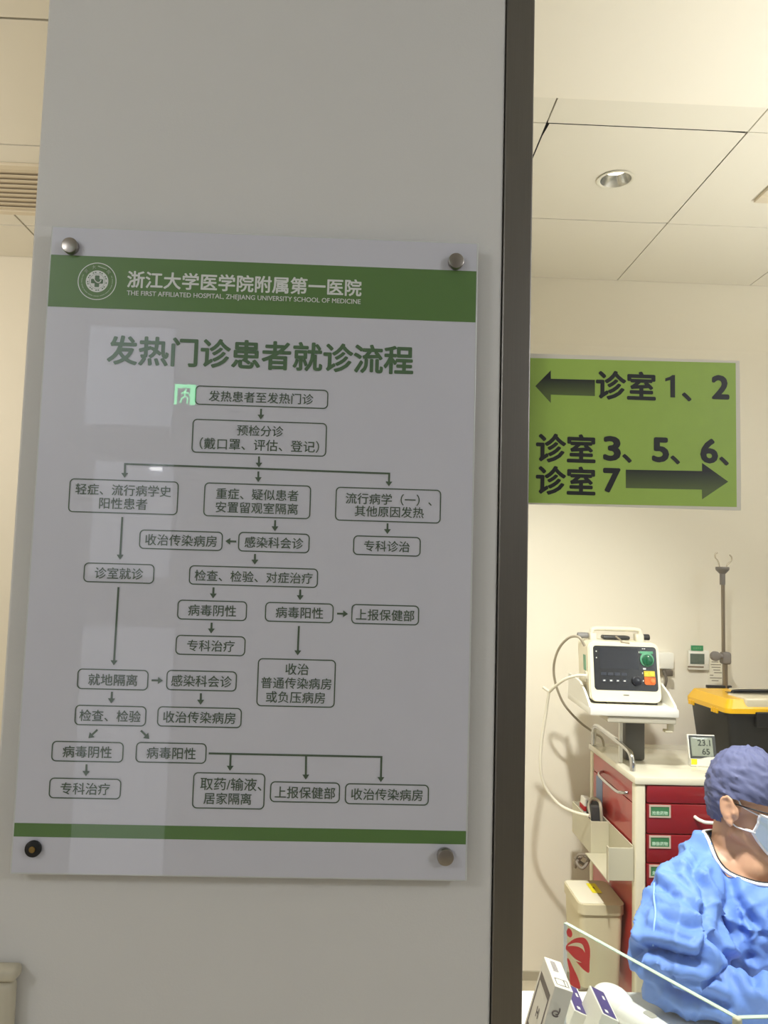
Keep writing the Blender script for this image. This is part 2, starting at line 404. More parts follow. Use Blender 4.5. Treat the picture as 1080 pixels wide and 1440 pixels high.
for pts in ([(367.2, 575), (366.8, 590)], [(364.3, 642), (364.2, 657.5)], [(363.4, 663), (363.2, 678)],
            [(361.5, 659), (176.0, 652.5), (175.4, 672)], [(361.5, 659), (547.4, 666), (546.8, 684)],
            [(387, 731.5), (386.6, 747)], [(545, 736), (544.7, 751)], [(332.4, 761.6), (317, 761)], [(358.7, 779), (358.4, 794)],
            [(172.2, 727), (168.8, 787)], [(166.8, 825.6), (160.2, 935.5)], [(300.4, 826), (299.8, 841.5)], [(422.3, 829), (422, 844)],
            [(474, 862.8), (489.4, 863.3)], [(297.8, 875.6), (297, 890.8)], [(420.4, 880.3), (418.6, 921.6)],
            [(213.3, 956.6), (229.3, 957)], [(157.6, 972.7), (156.5, 989)], [(282.6, 974.8), (282.2, 991)],
            [(137.2, 1026), (124.6, 1038)], [(198.3, 1027.2), (210, 1038.8)], [(121.9, 1074.6), (121.1, 1091.3)],
            [(293.6, 1059.3), (536.4, 1064.4), (535.5, 1099.7)], [(324.5, 1061), (323.5, 1083.8)], [(430.5, 1063), (430, 1096.2)]):
    arrow(pts)
def standoff(cx, cy, capped=True):
    x, z = bp(cx, cy); b = B()
    cyl(b, (x, YP-0.0092, z), 0.008, YP-YS-0.0095, 'Y', 24)
    if capped:
        cyl(b, (x, YS-0.0055, z), 0.0112, 0.010, 'Y', 40, 0.0012)
        return obj('standoff', b, M_KNOB, board, True, 35)
    s = obj('standoff', b, M_KNOB, board, True, 35)
    b = B(); cyl(b, (x, YS-0.003, z), 0.0108, 0.006, 'Y', 40, 0.0015)
    obj('rubber_washer', b, mat('black_rubber', (14, 14, 14), 0.6), s, True, 35, label='black rubber washer left bare, its cap missing')
    b = B(); cyl(b, (x, YS-0.0066, z), 0.0042, 0.002, 'Y', 24, 0.0005); ring_flat(b, circ(0.0028, 24), circ(0.0014, 24), YS-0.0078, (x, z))
    obj('brass_screw', b, mat('brass', (150, 125, 75), 0.35, metal=1.0), s, True, 35)
standoff(101, 348.5); standoff(640.5, 370); standoff(625.5, 1202.5); standoff(48, 1192.5, False)

# ================================================================== GREEN DIRECTION SIGN ON THE GLASS
YG = 1.1325
def gp(px_, py_):
    p = at(px_, py_, YG); return (p.x, p.z)
g0, g1 = gp(1034.5, 510.5), gp(1036, 713)
gl_top, gl_bot = gp(746, 503.5), gp(743, 707)
gsx0 = 0.2425
sign = thing('direction_sign', 'green laminated sheet with black arrows to consulting rooms, stuck on the window glass', 'sign', ((gsx0+g0[0])/2, YG, (g0[1]+g1[1])/2))
obj('laminate_film', box(B(), (gsx0, YG+0.0003, g1[1]-0.0055), (g0[0]+0.0065, YG+0.0012, g0[1]+0.0035)), mat('laminate_edge', (240, 234, 216), 0.2, coat=0.6), sign, True)
obj('green_sheet', flat(B(), [(gsx0, gl_bot[1]), g1, g0, (gsx0, gl_top[1])], YG), mat('lime_paper', (166, 198, 84), 0.5, var=0.06, scale=30, coat=0.5), sign, True)
M_INK = mat('black_ink', (10, 14, 12), 0.45, coat=0.5)
YI = YG-0.0004
def gtext(name, body, cx, cy, w, h=None, bold=0.03):
    W_ = gp(cx+w/2, cy)[0]-gp(cx-w/2, cy)[0]; H_ = (gp(cx, cy-h/2)[1]-gp(cx, cy+h/2)[1]) if h else None
    return obj(name, text_bm(body, W_, YI, gp(cx, cy), bold, H_), M_INK, sign, True)
for body, cx, cy, w, h in (('诊室', 880, 542.4, 82, 39), ('1', 942.3, 543.0, 14.5, 31.5), ('、', 965.5, 558.3, 11.5, 10.5), ('2', 1013, 544.6, 21.5, 31),
        ('诊室', 795.6, 630.6, 81.5, 39), ('3', 860.6, 630.8, 21, 32), ('、', 881.6, 644.7, 11.5, 10.5), ('5', 928.8, 632.7, 20.5, 32), ('、', 949.4, 646.8, 11.5, 10.5), ('6', 997.2, 634.3, 21.5, 32), ('、', 1018, 648.5, 11.5, 10.5),
        ('诊室', 795.4, 676, 81.5, 39), ('7', 860.3, 675.5, 21.5, 31.5)):
    W_ = gp(cx+w/2, cy)[0]-gp(cx-w/2, cy)[0]; H_ = gp(cx, cy-h/2)[1]-gp(cx, cy+h/2)[1]
    if body == '1':
        c_1 = gp(cx, cy); q1 = W_/2; h1_ = H_/2
        prof = [(0.05, -1), (0.95, -1), (0.95, 1), (0.45, 1), (-0.1, 0.82), (-0.95, 0.68), (-0.95, 0.40), (0.05, 0.56)]
        o1 = obj('lettering', flat(B(), [(c_1[0]+p[0]*q1, c_1[1]+p[1]*h1_) for p in prof], YI), M_INK, sign, True)
        if o1.data.polygons[0].normal.y > 0: o1.data.flip_normals()
        continue
    obj('lettering', text_bm(body, W_, YI, gp(cx, cy), 0.035 if ord(body[0]) < 128 else 0.028, H_), M_INK, sign, True)
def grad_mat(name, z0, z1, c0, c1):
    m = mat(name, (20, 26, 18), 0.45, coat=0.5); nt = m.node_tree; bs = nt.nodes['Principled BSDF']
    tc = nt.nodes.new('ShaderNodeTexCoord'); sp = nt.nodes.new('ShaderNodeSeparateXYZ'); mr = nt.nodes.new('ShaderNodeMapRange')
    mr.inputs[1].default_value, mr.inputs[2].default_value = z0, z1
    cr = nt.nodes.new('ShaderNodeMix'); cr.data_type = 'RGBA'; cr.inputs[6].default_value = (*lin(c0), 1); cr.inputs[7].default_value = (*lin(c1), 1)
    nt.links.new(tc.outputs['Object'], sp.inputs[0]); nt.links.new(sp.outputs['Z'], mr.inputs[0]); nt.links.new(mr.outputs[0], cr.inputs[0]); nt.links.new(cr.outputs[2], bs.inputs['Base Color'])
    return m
def sign_arrow(pts, nm):
    P = [Vector((*gp(*p), 0)) for p in pts]
    a = sum((Vector((p.x, p.y)) for p in P), Vector((0, 0)))/len(P)
    o = obj('arrow', flat(B(), [(p.x, p.y) for p in P], YI+0.0001), None, sign, True)
    zs = [v.co.z for v in o.data.vertices]
    sh = sorted(zs); z0, z1 = sh[1], sh[-2]
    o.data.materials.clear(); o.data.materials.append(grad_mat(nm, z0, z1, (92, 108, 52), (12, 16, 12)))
    if o.data.polygons[0].normal.y > 0: o.data.flip_normals()
    b = B(); n = len(P)
    for i in range(n):
        p, q = P[i], P[(i+1) % n]; d = (q-p).normalized(); nn = Vector((-d.y, d.x, 0))*0.0009; e = d*0.0009
        flat(b, [(v.x, v.y) for v in (p-e+nn, p-e-nn, q+e-nn, q+e+nn)], YI-0.00005)
    for f in b.faces:
        f.normal_update()
        if f.normal.y > 0: f.normal_flip()
    obj('arrow_outline', b, M_INK, o, False)
    return o
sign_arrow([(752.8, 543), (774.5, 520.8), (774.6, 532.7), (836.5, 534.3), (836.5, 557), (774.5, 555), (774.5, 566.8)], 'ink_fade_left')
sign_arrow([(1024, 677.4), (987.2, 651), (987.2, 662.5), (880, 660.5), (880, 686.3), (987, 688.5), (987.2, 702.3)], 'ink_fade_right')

# ================================================================== CEILING FITTINGS
dl = thing('downlight', 'small round recessed downlight in the white ceiling tile', 'ceiling light', (0.812, 2.443, ZC))
b = B(); ring = [(0.0, 0)]
def lathe(bm, prof, seg=40, M=None):
    t = bmesh.new(); R = [[t.verts.new((r*math.cos(2*PI*k/seg), r*math.sin(2*PI*k/seg), z)) for k in range(seg)] for r, z in prof]
    for i in range(len(R)-1):
        for k in range(seg): t.faces.new((R[i][k], R[i][(k+1) % seg], R[i+1][(k+1) % seg], R[i+1][k]))
    bmesh.ops.recalc_face_normals(t, faces=t.faces); return _merge(bm, t, M)
obj('trim_ring', lathe(B(), [(0.050, -0.001), (0.058, -0.001), (0.062, -0.004), (0.055, -0.006), (0.050, -0.003)]), mat('white_enamel', (236, 232, 216), 0.4), dl, smooth=50)
b = lathe(B(), [(0.050, -0.003), (0.043, 0.018), (0.036, 0.032)])
obj('reflector', b, mat('facet_reflector', (225, 225, 222), 0.18, metal=1.0, var=0.25, scale=90), dl, smooth=50)
b = B(); cyl(b, (0, 0, 0.0325), 0.037, 0.001, 'Z', 32); obj('lens', b, emis('lamp_glow', (255, 246, 226), 5.0), dl)
sl = bpy.data.lights.new('downlight_lamp', 'SPOT'); sl.energy = 3; sl.spot_size = math.radians(100); sl.spot_blend = 0.8; sl.shadow_soft_size = 0.035; sl.color = (1, 0.93, 0.78)
so = bpy.data.objects.new('downlight_lamp', sl); COL.objects.link(so); so.parent = dl; so.location = (0, 0, -0.03)
def vent(label, lo, hi, n, fr, along='X', m_frame=M_CEIL, m_slat=None):
    cx, cy = (lo[0]+hi[0])/2, (lo[1]+hi[1])/2
    t = thing('ceiling_vent', label, 'air vent', (cx, cy, ZC)); w, h = hi[0]-lo[0], hi[1]-lo[1]
    b = B(); z0, z1 = -0.012, -0.0005
    box(b, (-w/2, -h/2, z0), (w/2, -h/2+fr, z1), 0.002); box(b, (-w/2, h/2-fr, z0), (w/2, h/2, z1), 0.002)
    box(b, (-w/2, -h/2+fr, z0), (-w/2+fr, h/2-fr, z1), 0.002); box(b, (w/2-fr, -h/2+fr, z0), (w/2, h/2-fr, z1), 0.002)
    obj('frame', b, m_frame, t)
    obj('backing', box(B(), (-w/2+fr, -h/2+fr, -0.003), (w/2-fr, h/2-fr, -0.001)), mat('vent_dark', (196, 180, 154), 0.8), t)
    b = B(); iw, ih = w-2*fr, h-2*fr
    for k in range(n):
        y = -ih/2+ih*(k+0.5)/n; s = ih/n*0.40
        Mx = Matrix.Translation((0, y, -0.0065)) @ Matrix.Rotation(math.radians(12), 4, 'X')
        box(b, (-iw/2, -s, -0.0008), (iw/2, s, 0.0008), M=Mx)
    obj('slats', b, m_slat or m_frame, t); return t
vent('wide slatted air vent in the ceiling left of the pillar', (-2.30, 2.50, 0), (-0.90, 2.87, 0), 9, 0.03, m_frame=mat('vent_cream', (226, 214, 190), 0.6))
vent('air vent at the right edge of the photo, beside the downlight tile', (1.328, 2.17, 0), (1.68, 2.54, 0), 8, 0.045, m_frame=mat('vent_cream', (226, 214, 190), 0.6), m_slat=mat('vent_brown', (176, 158, 134), 0.6))

# ================================================================== BOX ON THE PILLAR, BOTTOM LEFT
dp = thing('wall_dispenser', 'beige plastic wall box on the lower left of the pillar, below the board', 'dispenser', (at(26, 1360, 1.088).x-0.06, YP, at(10, 1353, 1.10).z-0.251))
M_BEIGE = mat('beige_plastic', (198, 190, 168), 0.4, var=0.02)
obj('housing', box(B(), (-0.075, -0.024, 0), (0.056, -0.001, 0.2335), 0.009, 4), M_BEIGE, dp, smooth=40)
obj('lid', box(B(), (-0.078, -0.027, 0.234), (0.060, -0.001, 0.251), 0.006, 4), M_BEIGE, dp, smooth=40)

# ================================================================== CRASH CART
M_CREAM = mat('cart_cream', (222, 214, 188), 0.35, var=0.01, coat=0.2)
M_RED = mat('cart_red', (136, 27, 31), 0.3, var=0.03, coat=0.4)
M_GREY = mat('grey_plastic', (128, 126, 124), 0.5)
M_DARK = mat('dark_plastic', (36, 36, 36), 0.5)
M_BLACK = mat('black_plastic', (20, 20, 19), 0.45, coat=0.1)
M_WHITE = mat('white_plastic', (238, 236, 226), 0.35)
CX0, CX1, CY0, CY1 = 0.94, 1.86, 2.607, 3.116
cart = thing('crash_cart', 'red and cream hospital crash cart with drawers against the back wall', 'medical cart', ((CX0+CX1)/2, (CY0+CY1)/2, 0))
obj('worktop', box(B(), (CX0-0.004, CY0-0.006, 0.974), (CX1+0.004, CY1+0.004, 1.0), 0.006), mat('worktop_cream', (226, 220, 198), 0.12, coat=0.6), cart, True, 40)
for x in (CX0, CX1-0.036):
    for y in (CY0, CY1-0.036):
        obj('corner_post', box(B(), (x, y, 0.13), (x+0.036, y+0.036, 0.974), 0.007, 3), M_CREAM, cart, True, 40)
obj('carcass', box(B(), (CX0+0.012, CY0+0.02, 0.13), (CX1-0.012, CY1-0.01, 0.9735)), M_RED, cart, True)
obj('base', box(B(), (CX0, CY0, 0.09), (CX1, CY1, 0.1295), 0.008), M_CREAM, cart, True, 40)
for x in (CX0+0.05, CX1-0.05):
    for y in (CY0+0.05, CY1-0.05):
        b = B(); cyl(b, (x, y, 0.04), 0.04, 0.025, 'X', 24, 0.006); cyl(b, (x, y, 0.078), 0.012, 0.022, 'Z'); obj('castor', b, M_DARK, cart, True, 40)
rows = [(0.915, 0.973), (0.816, 0.913), (0.722, 0.814), (0.624, 0.720), (0.40, 0.622), (0.15, 0.398)]
for i, (z0, z1) in enumerate(rows):
    dr = obj('drawer', box(B(), (CX0+0.040, CY0-0.001, z0), (CX1-0.040, CY0+0.022, z1-0.001), 0.003), M_RED, cart, True, 40)
    if i:
        zc = z1-0.0235; x0, x1 = CX0+0.046, CX0+0.118
        b = B(); ring_flat(b, [(x0, z1-0.044), (x1, z1-0.044), (x1, z1-0.003), (x0, z1-0.003)], [(x0+0.005, z1-0.039), (x1-0.005, z1-0.039), (x1-0.005, z1-0.009), (x0+0.005, z1-0.009)], CY0-0.004)
        r = bmesh.ops.extrude_face_region(b, geom=list(b.faces)); bmesh.ops.translate(b, vec=(0, 0.003, 0), verts=[v for v in r['geom'] if isinstance(v, bmesh.types.BMVert)])
        bmesh.ops.recalc_face_normals(b, faces=b.faces)
        obj('label_holder', b, mat('holder_pink_grey', (196, 176, 160), 0.35), dr, True)
        obj('label_card', box(B(), (x0+0.005, CY0-0.0026, z1-0.039), (x1-0.005, CY0-0.0012, z1-0.009)), mat('card_green', (62, 122, 78), 0.5), dr, True)
        obj('label_text', text_bm(['', '抢救药物', '静脉药物', '急救用物', '输液用物', '抢救用物'][i], 0.052, CY0-0.003, ((x0+x1)/2, z1-0.029), 0.02), mat('card_text', (196, 226, 200), 0.6), dr, True)
        zh = z1-0.050
        P = spline([(CX0+0.20, CY0, zh+0.010), (CX0+0.212, CY0-0.022, zh+0.004), (CX0+0.25, CY0-0.03, zh), (CX0+0.46, CY0-0.032, zh-0.002), (CX0+0.67, CY0-0.03, zh), (CX0+0.708, CY0-0.022, zh+0.004), (CX0+0.72, CY0, zh+0.010)], 5)
        obj('handle', tube(B(), P, 0.0058, 10), M_WHITE, dr, True, 40)
# left side of the cart: flap with a chrome handle above the red side panel
XS = CX0+0.004
fl = obj('side_flap', box(B(), (XS, CY0+0.038, 0.905), (XS+0.012, CY1-0.038, 0.972), 0.002), mat('cart_red_lit', (172, 50, 46), 0.3, var=0.03, coat=0.4), cart, True)  # same red as the drawers, lightened: light on this side put into the colour
P = spline([(XS, 2.955, 0.930), (XS-0.018, 2.945, 0.926), (XS-0.026, 2.91, 0.921), (XS-0.026, 2.74, 0.918), (XS-0.018, 2.70, 0.922), (XS, 2.69, 0.925)], 5)
obj('flap_handle', tube(B(), P, 0.0055, 10), M_CHROME, fl, True, 40)
obj('side_panel', box(B(), (XS, CY0+0.038, 0.14), (XS+0.012, CY1-0.038, 0.902), 0.002), mat('cart_red_lit', (172, 50, 46)), cart, True)
obj('blue_sticker', box(B(), (XS-0.001, 2.965, 0.80), (XS-0.0002, 3.04, 0.895)), mat('blue_label', (120, 140, 178), 0.5, var=0.2, scale=150), cart, True)
# chrome guard rail along the left edge of the worktop
P = spline([(0.958, 2.682, 1.0), (0.958, 2.685, 1.03), (0.957, 2.71, 1.058), (0.954, 2.79, 1.068), (0.948, 2.93, 1.076), (0.944, 3.04, 1.080), (0.944, 3.075, 1.06), (0.944, 3.08, 1.0)], 7)
obj('guard_rail', tube(B(), P, 0.0095, 14), M_CHROME, cart, True, 60)
# beige side tray: tall rear bin and lower front pocket
b = B(); t_ = 0.004
box(b, (0.848, 2.615, 0.660), (0.938, 2.615+t_, 0.766), 0.001); box(b, (0.848, 2.619, 0.660), (0.938, 2.858, 0.660+t_)); box(b, (0.934, 2.619, 0.664), (0.938, 3.10, 0.772))
box(b, (0.868, 2.858, 0.664), (0.934, 2.858+t_, 0.775), 0.001); box(b, (0.868, 2.862, 0.664), (0.868+t_, 3.10, 0.775)); box(b, (0.868, 2.858, 0.660), (0.938, 3.10, 0.664)); box(b, (0.868, 3.10, 0.660), (0.938, 3.104, 0.775))
box(b, (0.848, 2.60, 0.66), (0.852, 2.619, 0.772), 0.001)
obj('side_tray', b, mat('tray_grey_beige', (196, 190, 166), 0.4), cart, True)
# shelf that carries the defibrillator
MS = Matrix.Translation((0.962, 2.66, 1.198)) @ Matrix.Rotation(math.radians(-3.0), 4, 'Z')
b = B(); box(b, (-0.156, 0, -0.012), (0.147, 0.36, 0.016), 0.005, 2, MS)
for s in (-1, 1):
    prof = [(0.02, 0.014), (0.03, 0.026), (0.10, 0.060), (0.17, 0.082), (0.35, 0.088), (0.35, 0.014)]
    t = bmesh.new(); e_ = 0.156 if s < 0 else 0.147; A = [t.verts.new((s*e_, p[0], p[1])) for p in prof]; C2 = [t.verts.new((s*(e_-0.008), p[0], p[1])) for p in prof]
    t.faces.new(A); t.faces.new(C2[::-1])
    for i in range(len(prof)): j = (i+1) % len(prof); t.faces.new((A[i], A[j], C2[j], C2[i]))
    bmesh.ops.recalc_face_normals(t, faces=t.faces); _merge(b, t, MS)
shelf = obj('monitor_shelf', b, M_WHITE, cart, True, 40)
obj('shelf_underbox', box(B(), (-0.095, 0.008, -0.035), (0.14, 0.33, -0.0125), 0.004, 2, MS), mat('shelf_grey', (190, 184, 166), 0.5), shelf, True)
b = B(); box(b, (0.012, 0.17, -0.1975), (0.085, 0.25, -0.0355), 0.01, 2, MS); obj('shelf_column', b, mat('column_grey', (90, 88, 84), 0.5), shelf, True, 40)
b = B(); box(b, (-0.020, 0.13, -0.1975), (-0.008, 0.145, -0.0355), 0.002, 2, MS); obj('shelf_post', b, M_WHITE, shelf, True)
b = B(); box(b, (0.118, 0.03, -0.062), (0.14, 0.045, -0.0355), 0.003, 2, MS); box(b, (0.108, 0.028, -0.068), (0.135, 0.06, -0.058), 0.004, 2, MS); obj('shelf_clamp', b, M_CREAM, shelf, True)

# ================================================================== DEFIBRILLATOR
dfb = thing('defibrillator', 'white defibrillator monitor with black screen and green dial, on the cart shelf', 'medical monitor', (0.955, 2.735, 1.221), (0, 0, math.radians(-3.5)))
DW, DH, DD = 0.252, 0.208, 0.17
b = B(); prism(b, rrect(DW, DH, 0.024, 8), 0.012, DD); 
bm_ = B(); prism(bm_, rrect(DW-0.006, DH-0.006, 0.022, 8), 0.0, 0.012); _merge(b, bm_)
b.transform(Matrix.Translation((0, 0, DH/2)))
M_DEF = mat('defib_ivory', (238, 230, 204), 0.35)
body = obj('housing', b, M_DEF, dfb, smooth=30)
b = B(); prism(b, rrect(0.224, 0.152, 0.011, 6), -0.0016, 0.0); b.transform(Matrix.Translation((0.002, 0, 0.118)))
pan = obj('front_panel', b, mat('panel_black', (34, 35, 38), 0.25, coat=0.6), dfb)
obj('display', box(B(), (-0.088, -0.0024, 0.116), (0.048, -0.0017, 0.186)), mat('display_grey', (46, 48, 54), 0.12, coat=1.0), pan)
b = B(); cyl(b, (0.078, -0.004, 0.135), 0, 0, 'Y') if False else None
b = B(); cyl(b, (0.079, -0.004, 0.150), 0.0245, 0.005, 'Y', 40, 0.001); box(b, (0.056, -0.005, 0.170), (0.102, -0.0017, 0.179), 0.001); obj('dial_ring', b, mat('dial_pale_green', (92, 160, 122), 0.4, var=0.25, scale=220), pan, smooth=40)
b = B(); cyl(b, (0.079, -0.0105, 0.150), 0.0185, 0.010, 'Y', 40, 0.002); box(b, (0.0745, -0.021, 0.134), (0.0835, -0.0157, 0.166), 0.003); obj('dial', b, mat('dial_green', (18, 92, 58), 0.3, coat=0.4), pan, smooth=40)
b = B(); cyl(b, (0.0795, -0.0213, 0.163), 0.002, 0.0006, 'Y', 12); obj('dial_mark', b, M_WHITE, pan)
b = B(); prism(b, [(0.066, 0.092), (0.066, 0.111), (0.104, 0.111), (0.104, 0.092)], -0.005, -0.0017); obj('yellow_key', b, mat('key_yellow', (226, 196, 60), 0.4), pan)
b = B(); cyl(b, (0.094, -0.006, 0.1015), 0.0075, 0.003, 'Y', 24, 0.001); box(b, (0.070, -0.0056, 0.1), (0.079, -0.005, 0.104)); obj('yellow_button', b, mat('key_yellow_bright', (240, 222, 80), 0.35), pan, smooth=40)
b = B(); prism(b, [(0.070, 0.064), (0.066, 0.070), (0.066, 0.090), (0.105, 0.090), (0.105, 0.070), (0.100, 0.064)], -0.005, -0.0017); obj('orange_key', b, mat('key_orange', (222, 106, 36), 0.4), pan)
b = B(); cyl(b, (0.095, -0.006, 0.078), 0.0075, 0.003, 'Y', 24, 0.001); obj('orange_button', b, mat('key_orange_bright', (244, 140, 76), 0.35), pan, smooth=40)
b = B(); cyl(b, (0.038, -0.007, 0.077), 0.0165, 0.011, 'Y', 36, 0.003); obj('rotary_knob', b, mat('knob_navy', (28, 30, 38), 0.3, coat=0.5), pan, smooth=40)
for k in range(4):
    obj('soft_key', box(B(), (-0.083+0.024*k, -0.0034, 0.070), (-0.068+0.024*k, -0.0017, 0.079), 0.0005), mat('key_slate', (52, 56, 66), 0.4), pan)
    obj('key_symbol', box(B(), (-0.079+0.024*k, -0.0038, 0.0725), (-0.072+0.024*k, -0.0034, 0.0765)), M_WHITE, pan)
for k in range(4): obj('menu_key', box(B(), (-0.086+0.024*k, -0.0032, 0.092), (-0.066+0.024*k, -0.0017, 0.102), 0.0005), mat('key_slate', (52, 56, 66), 0.4), pan)
for q_ in ((0.064, -0.0022, 0.1865, 0.0685, -0.0017, 0.1885), (0.0705, -0.0022, 0.1865, 0.076, -0.0017, 0.1885), (-0.101, -0.0022, 0.172, -0.0975, -0.0017, 0.176), (-0.101, -0.0022, 0.150, -0.0975, -0.0017, 0.154), (0.064, -0.0022, 0.1155, 0.074, -0.0017, 0.1205), (0.0605, -0.0022, 0.100, 0.0625, -0.0017, 0.106), (0.0615, -0.0022, 0.074, 0.0635, -0.0017, 0.080), (0.052, -0.0022, 0.172, 0.0545, -0.0017, 0.178)):
    obj('panel_mark', box(B(), q_[:3], q_[3:]), M_WHITE, pan)
obj('maker_mark', box(B(), (-0.010, -0.0004, 0.024), (0.010, 0.0004, 0.028)), mat('mark_grey', (120, 116, 104), 0.5), body)
b = B()
P = spline([(-0.092, 0.075, DH-0.004), (-0.093, 0.075, DH+0.03), (-0.080, 0.075, DH+0.041), (0, 0.075, DH+0.042), (0.072, 0.075, DH+0.041), (0.085, 0.075, DH+0.03), (0.084, 0.075, DH-0.004)], 8)
tube(b, P, 0.0085, 12); box(b, (-0.104, 0.06, DH-0.006), (-0.078, 0.10, DH+0.026), 0.005); box(b, (0.064, 0.06, DH-0.006), (0.094, 0.10, DH+0.026), 0.005)
obj('handle', b, mat('handle_ivory', (214, 208, 188), 0.4), dfb, smooth=50)
for x0, x1, mm in ((-0.145, -0.104, M_GREY), (0.094, 0.122, M_DARK)):
    b = B(); cyl(b, ((x0+x1)/2, 0.09, DH+0.014), 0.011, x1-x0, 'X', 20, 0.004); obj('paddle_grip', b, mm, dfb, smooth=40)
b = B(); box(b, (-0.05, 0.085, DH+0.002), (0.05, 0.13, DH+0.016), 0.006); obj('paddle_cradle', b, M_DARK, dfb, smooth=40)
obj('side_label', box(B(), (-DW/2-0.0015, 0.05, 0.10), (-DW/2-0.0002, 0.085, 0.155), 0.0005), mat('dial_pale_green', (92, 160, 122)), dfb)
obj('side_port', box(B(), (-DW/2-0.008, 0.02, 0.062), (-DW/2, 0.055, 0.10), 0.003), mat('handle_ivory', (214, 208, 188)), dfb)
b = B(); P = spline([(-0.018, 0.03, DH+0.018), (-0.006, 0.012, DH+0.006), (-0.002, 0.004, DH-0.001), (0.022, 0.001, DH-0.003)], 6); tube(b, P, 0.003, 8); obj('top_latch', b, mat('latch_taupe', (150, 138, 118), 0.4), dfb, smooth=40)
for ch_ in dfb.children_recursive: ch_.data.transform(Matrix(((1, 0, 0, 0), (0, 1, 0.21, 0), (0, 0, 1, 0), (0, 0, 0, 1))))
for x_ in (-0.09, 0.09): obj('foot', box(B(), (x_-0.02, 0.02, -0.0065), (x_+0.025, 0.16, 0.0005), 0.002), M_BLACK, dfb)
bk = thing('cable_bracket', 'small white bracket with hanging cable on the wall behind the monitor', 'bracket', at(936, 930, YB-0.03))
o_ = at(935, 930, YB-0.03)
obj('bracket_block', box(B(), (o_.x-0.045, YB-0.05, o_.z-0.03), (o_.x+0.032, YB-0.0005, o_.z+0.038), 0.005), M_WHITE, bk, True, 40)
b = B(); box(b, (o_.x-0.012, YB-0.07, o_.z-0.058), (o_.x+0.02, YB-0.03, o_.z-0.031), 0.004); tube(b, spline([at(933, 943, 3.24), at(937, 955, 3.23), at(934, 968, 3.23), at(930, 985, 3.23)], 6), 0.006, 8); obj('bracket_cable', b, mat('cable_taupe', (96, 88, 78), 0.5), bk, True, 40)

# ================================================================== CABLES
M_CABW = mat('cable_white', (236, 230, 210), 0.4); M_CABG = mat('cable_grey', (176, 166, 146), 0.4)
b = B(); Yc = 2.80
tube(b, spline([at(826, 950, 2.76), at(812, 950, 2.78), at(795, 955, 2.82), at(782, 964, 2.86), at(772, 973, 2.9)], 8), 0.0056, 10)
tube(b, spline([at(763, 966, 2.9), at(770, 971, 2.9), at(774, 972, 2.9), at(778, 968, 2.9)], 6), 0.005, 8)
tube(b, spline([at(772, 973, 2.9), at(768, 1000, 2.93), at(762, 1040, 2.95), at(760, 1075, 2.96), at(766, 1105, 2.97), at(785, 1130, 2.96), at(808, 1142, 2.92), at(829, 1147, 2.872)], 8), 0.0056, 10)
tag(obj('lead_cable', b, M_CABW, smooth=60), 'white lead cable looping from the monitor down to the tray on the cart', 'cable')
b = B()
tube(b, spline([at(822, 908, 2.80), at(814, 896, 2.80), at(800, 897, 2.86), at(786, 912, 2.92), at(779, 935, 2.98), at(781, 960, 3.02), at(793, 990, 3.06), at(815, 1015, 3.10), at(835, 1030, 3.125), at(848, 1042, 3.13), at(849, 1080, 3.14), at(849, 1200, 3.15)], 8), 0.0048, 10)
tag(obj('grey_cable', b, M_CABG, smooth=60), 'grey cable arching from the monitor top and falling behind the cart', 'cable')
bt = B()
tube(bt, spline([at(817, 1205, 2.95), at(811, 1213, 2.93), at(819, 1221, 2.92), at(828, 1209, 2.93), at(821, 1203, 2.95)], 6), 0.006, 8)
tube(bt, spline([at(808, 1206, 2.97), at(823, 1216, 2.94), at(829, 1203, 2.93)], 6), 0.006, 8)
tube(bt, spline([at(831, 1202, 2.9), at(812, 1203, 2.93), at(809, 1220, 2.95)], 6), 0.005, 8)
tag(obj('coiled_tube', bt, mat('tube_taupe', (134, 122, 108), 0.5), smooth=60), 'taupe coiled tubing bunched under the tray on the cart side', 'tubing')
bt = B(); tube(bt, spline([at(832, 1152, 2.93), at(828, 1134, 2.95), at(833, 1123, 2.95), at(842, 1126, 2.93), at(845, 1136, 2.91), at(846, 1154, 2.91)], 7), 0.006, 10)
tag(obj('hose_loop', bt, M_CABG, smooth=60), 'beige hose bent in an arch out of the cart side tray', 'hose')
dv = at(842, 1139, 2.93)
tag(obj('cuff_pouch', box(B(), (dv.x-0.030, 2.915, 0.6645), (dv.x+0.012, 2.99, dv.z+0.018), 0.006), mat('pouch_dark', (62, 60, 60), 0.7, bump=0.2)), 'dark grey pouch inside the hose arch in the side tray', 'pouch')
pk = at(819, 1133, 3.02)
pk_t = thing('sensor_packet', 'white and red packet standing at the rear of the side tray', 'packet', (0.889, 3.04, 0.672), (0, math.radians(6), 0))
obj('packet_body', box(B(), (-0.012, -0.03, 0), (0.016, 0.03, pk.z-0.67+0.025), 0.003), M_WHITE, pk_t)
obj('red_stripe', box(B(), (-0.0125, -0.0312, pk.z-0.69), (0.0165, 0.0305, pk.z-0.672), 0.001), mat('packet_red', (200, 40, 44), 0.5), pk_t)

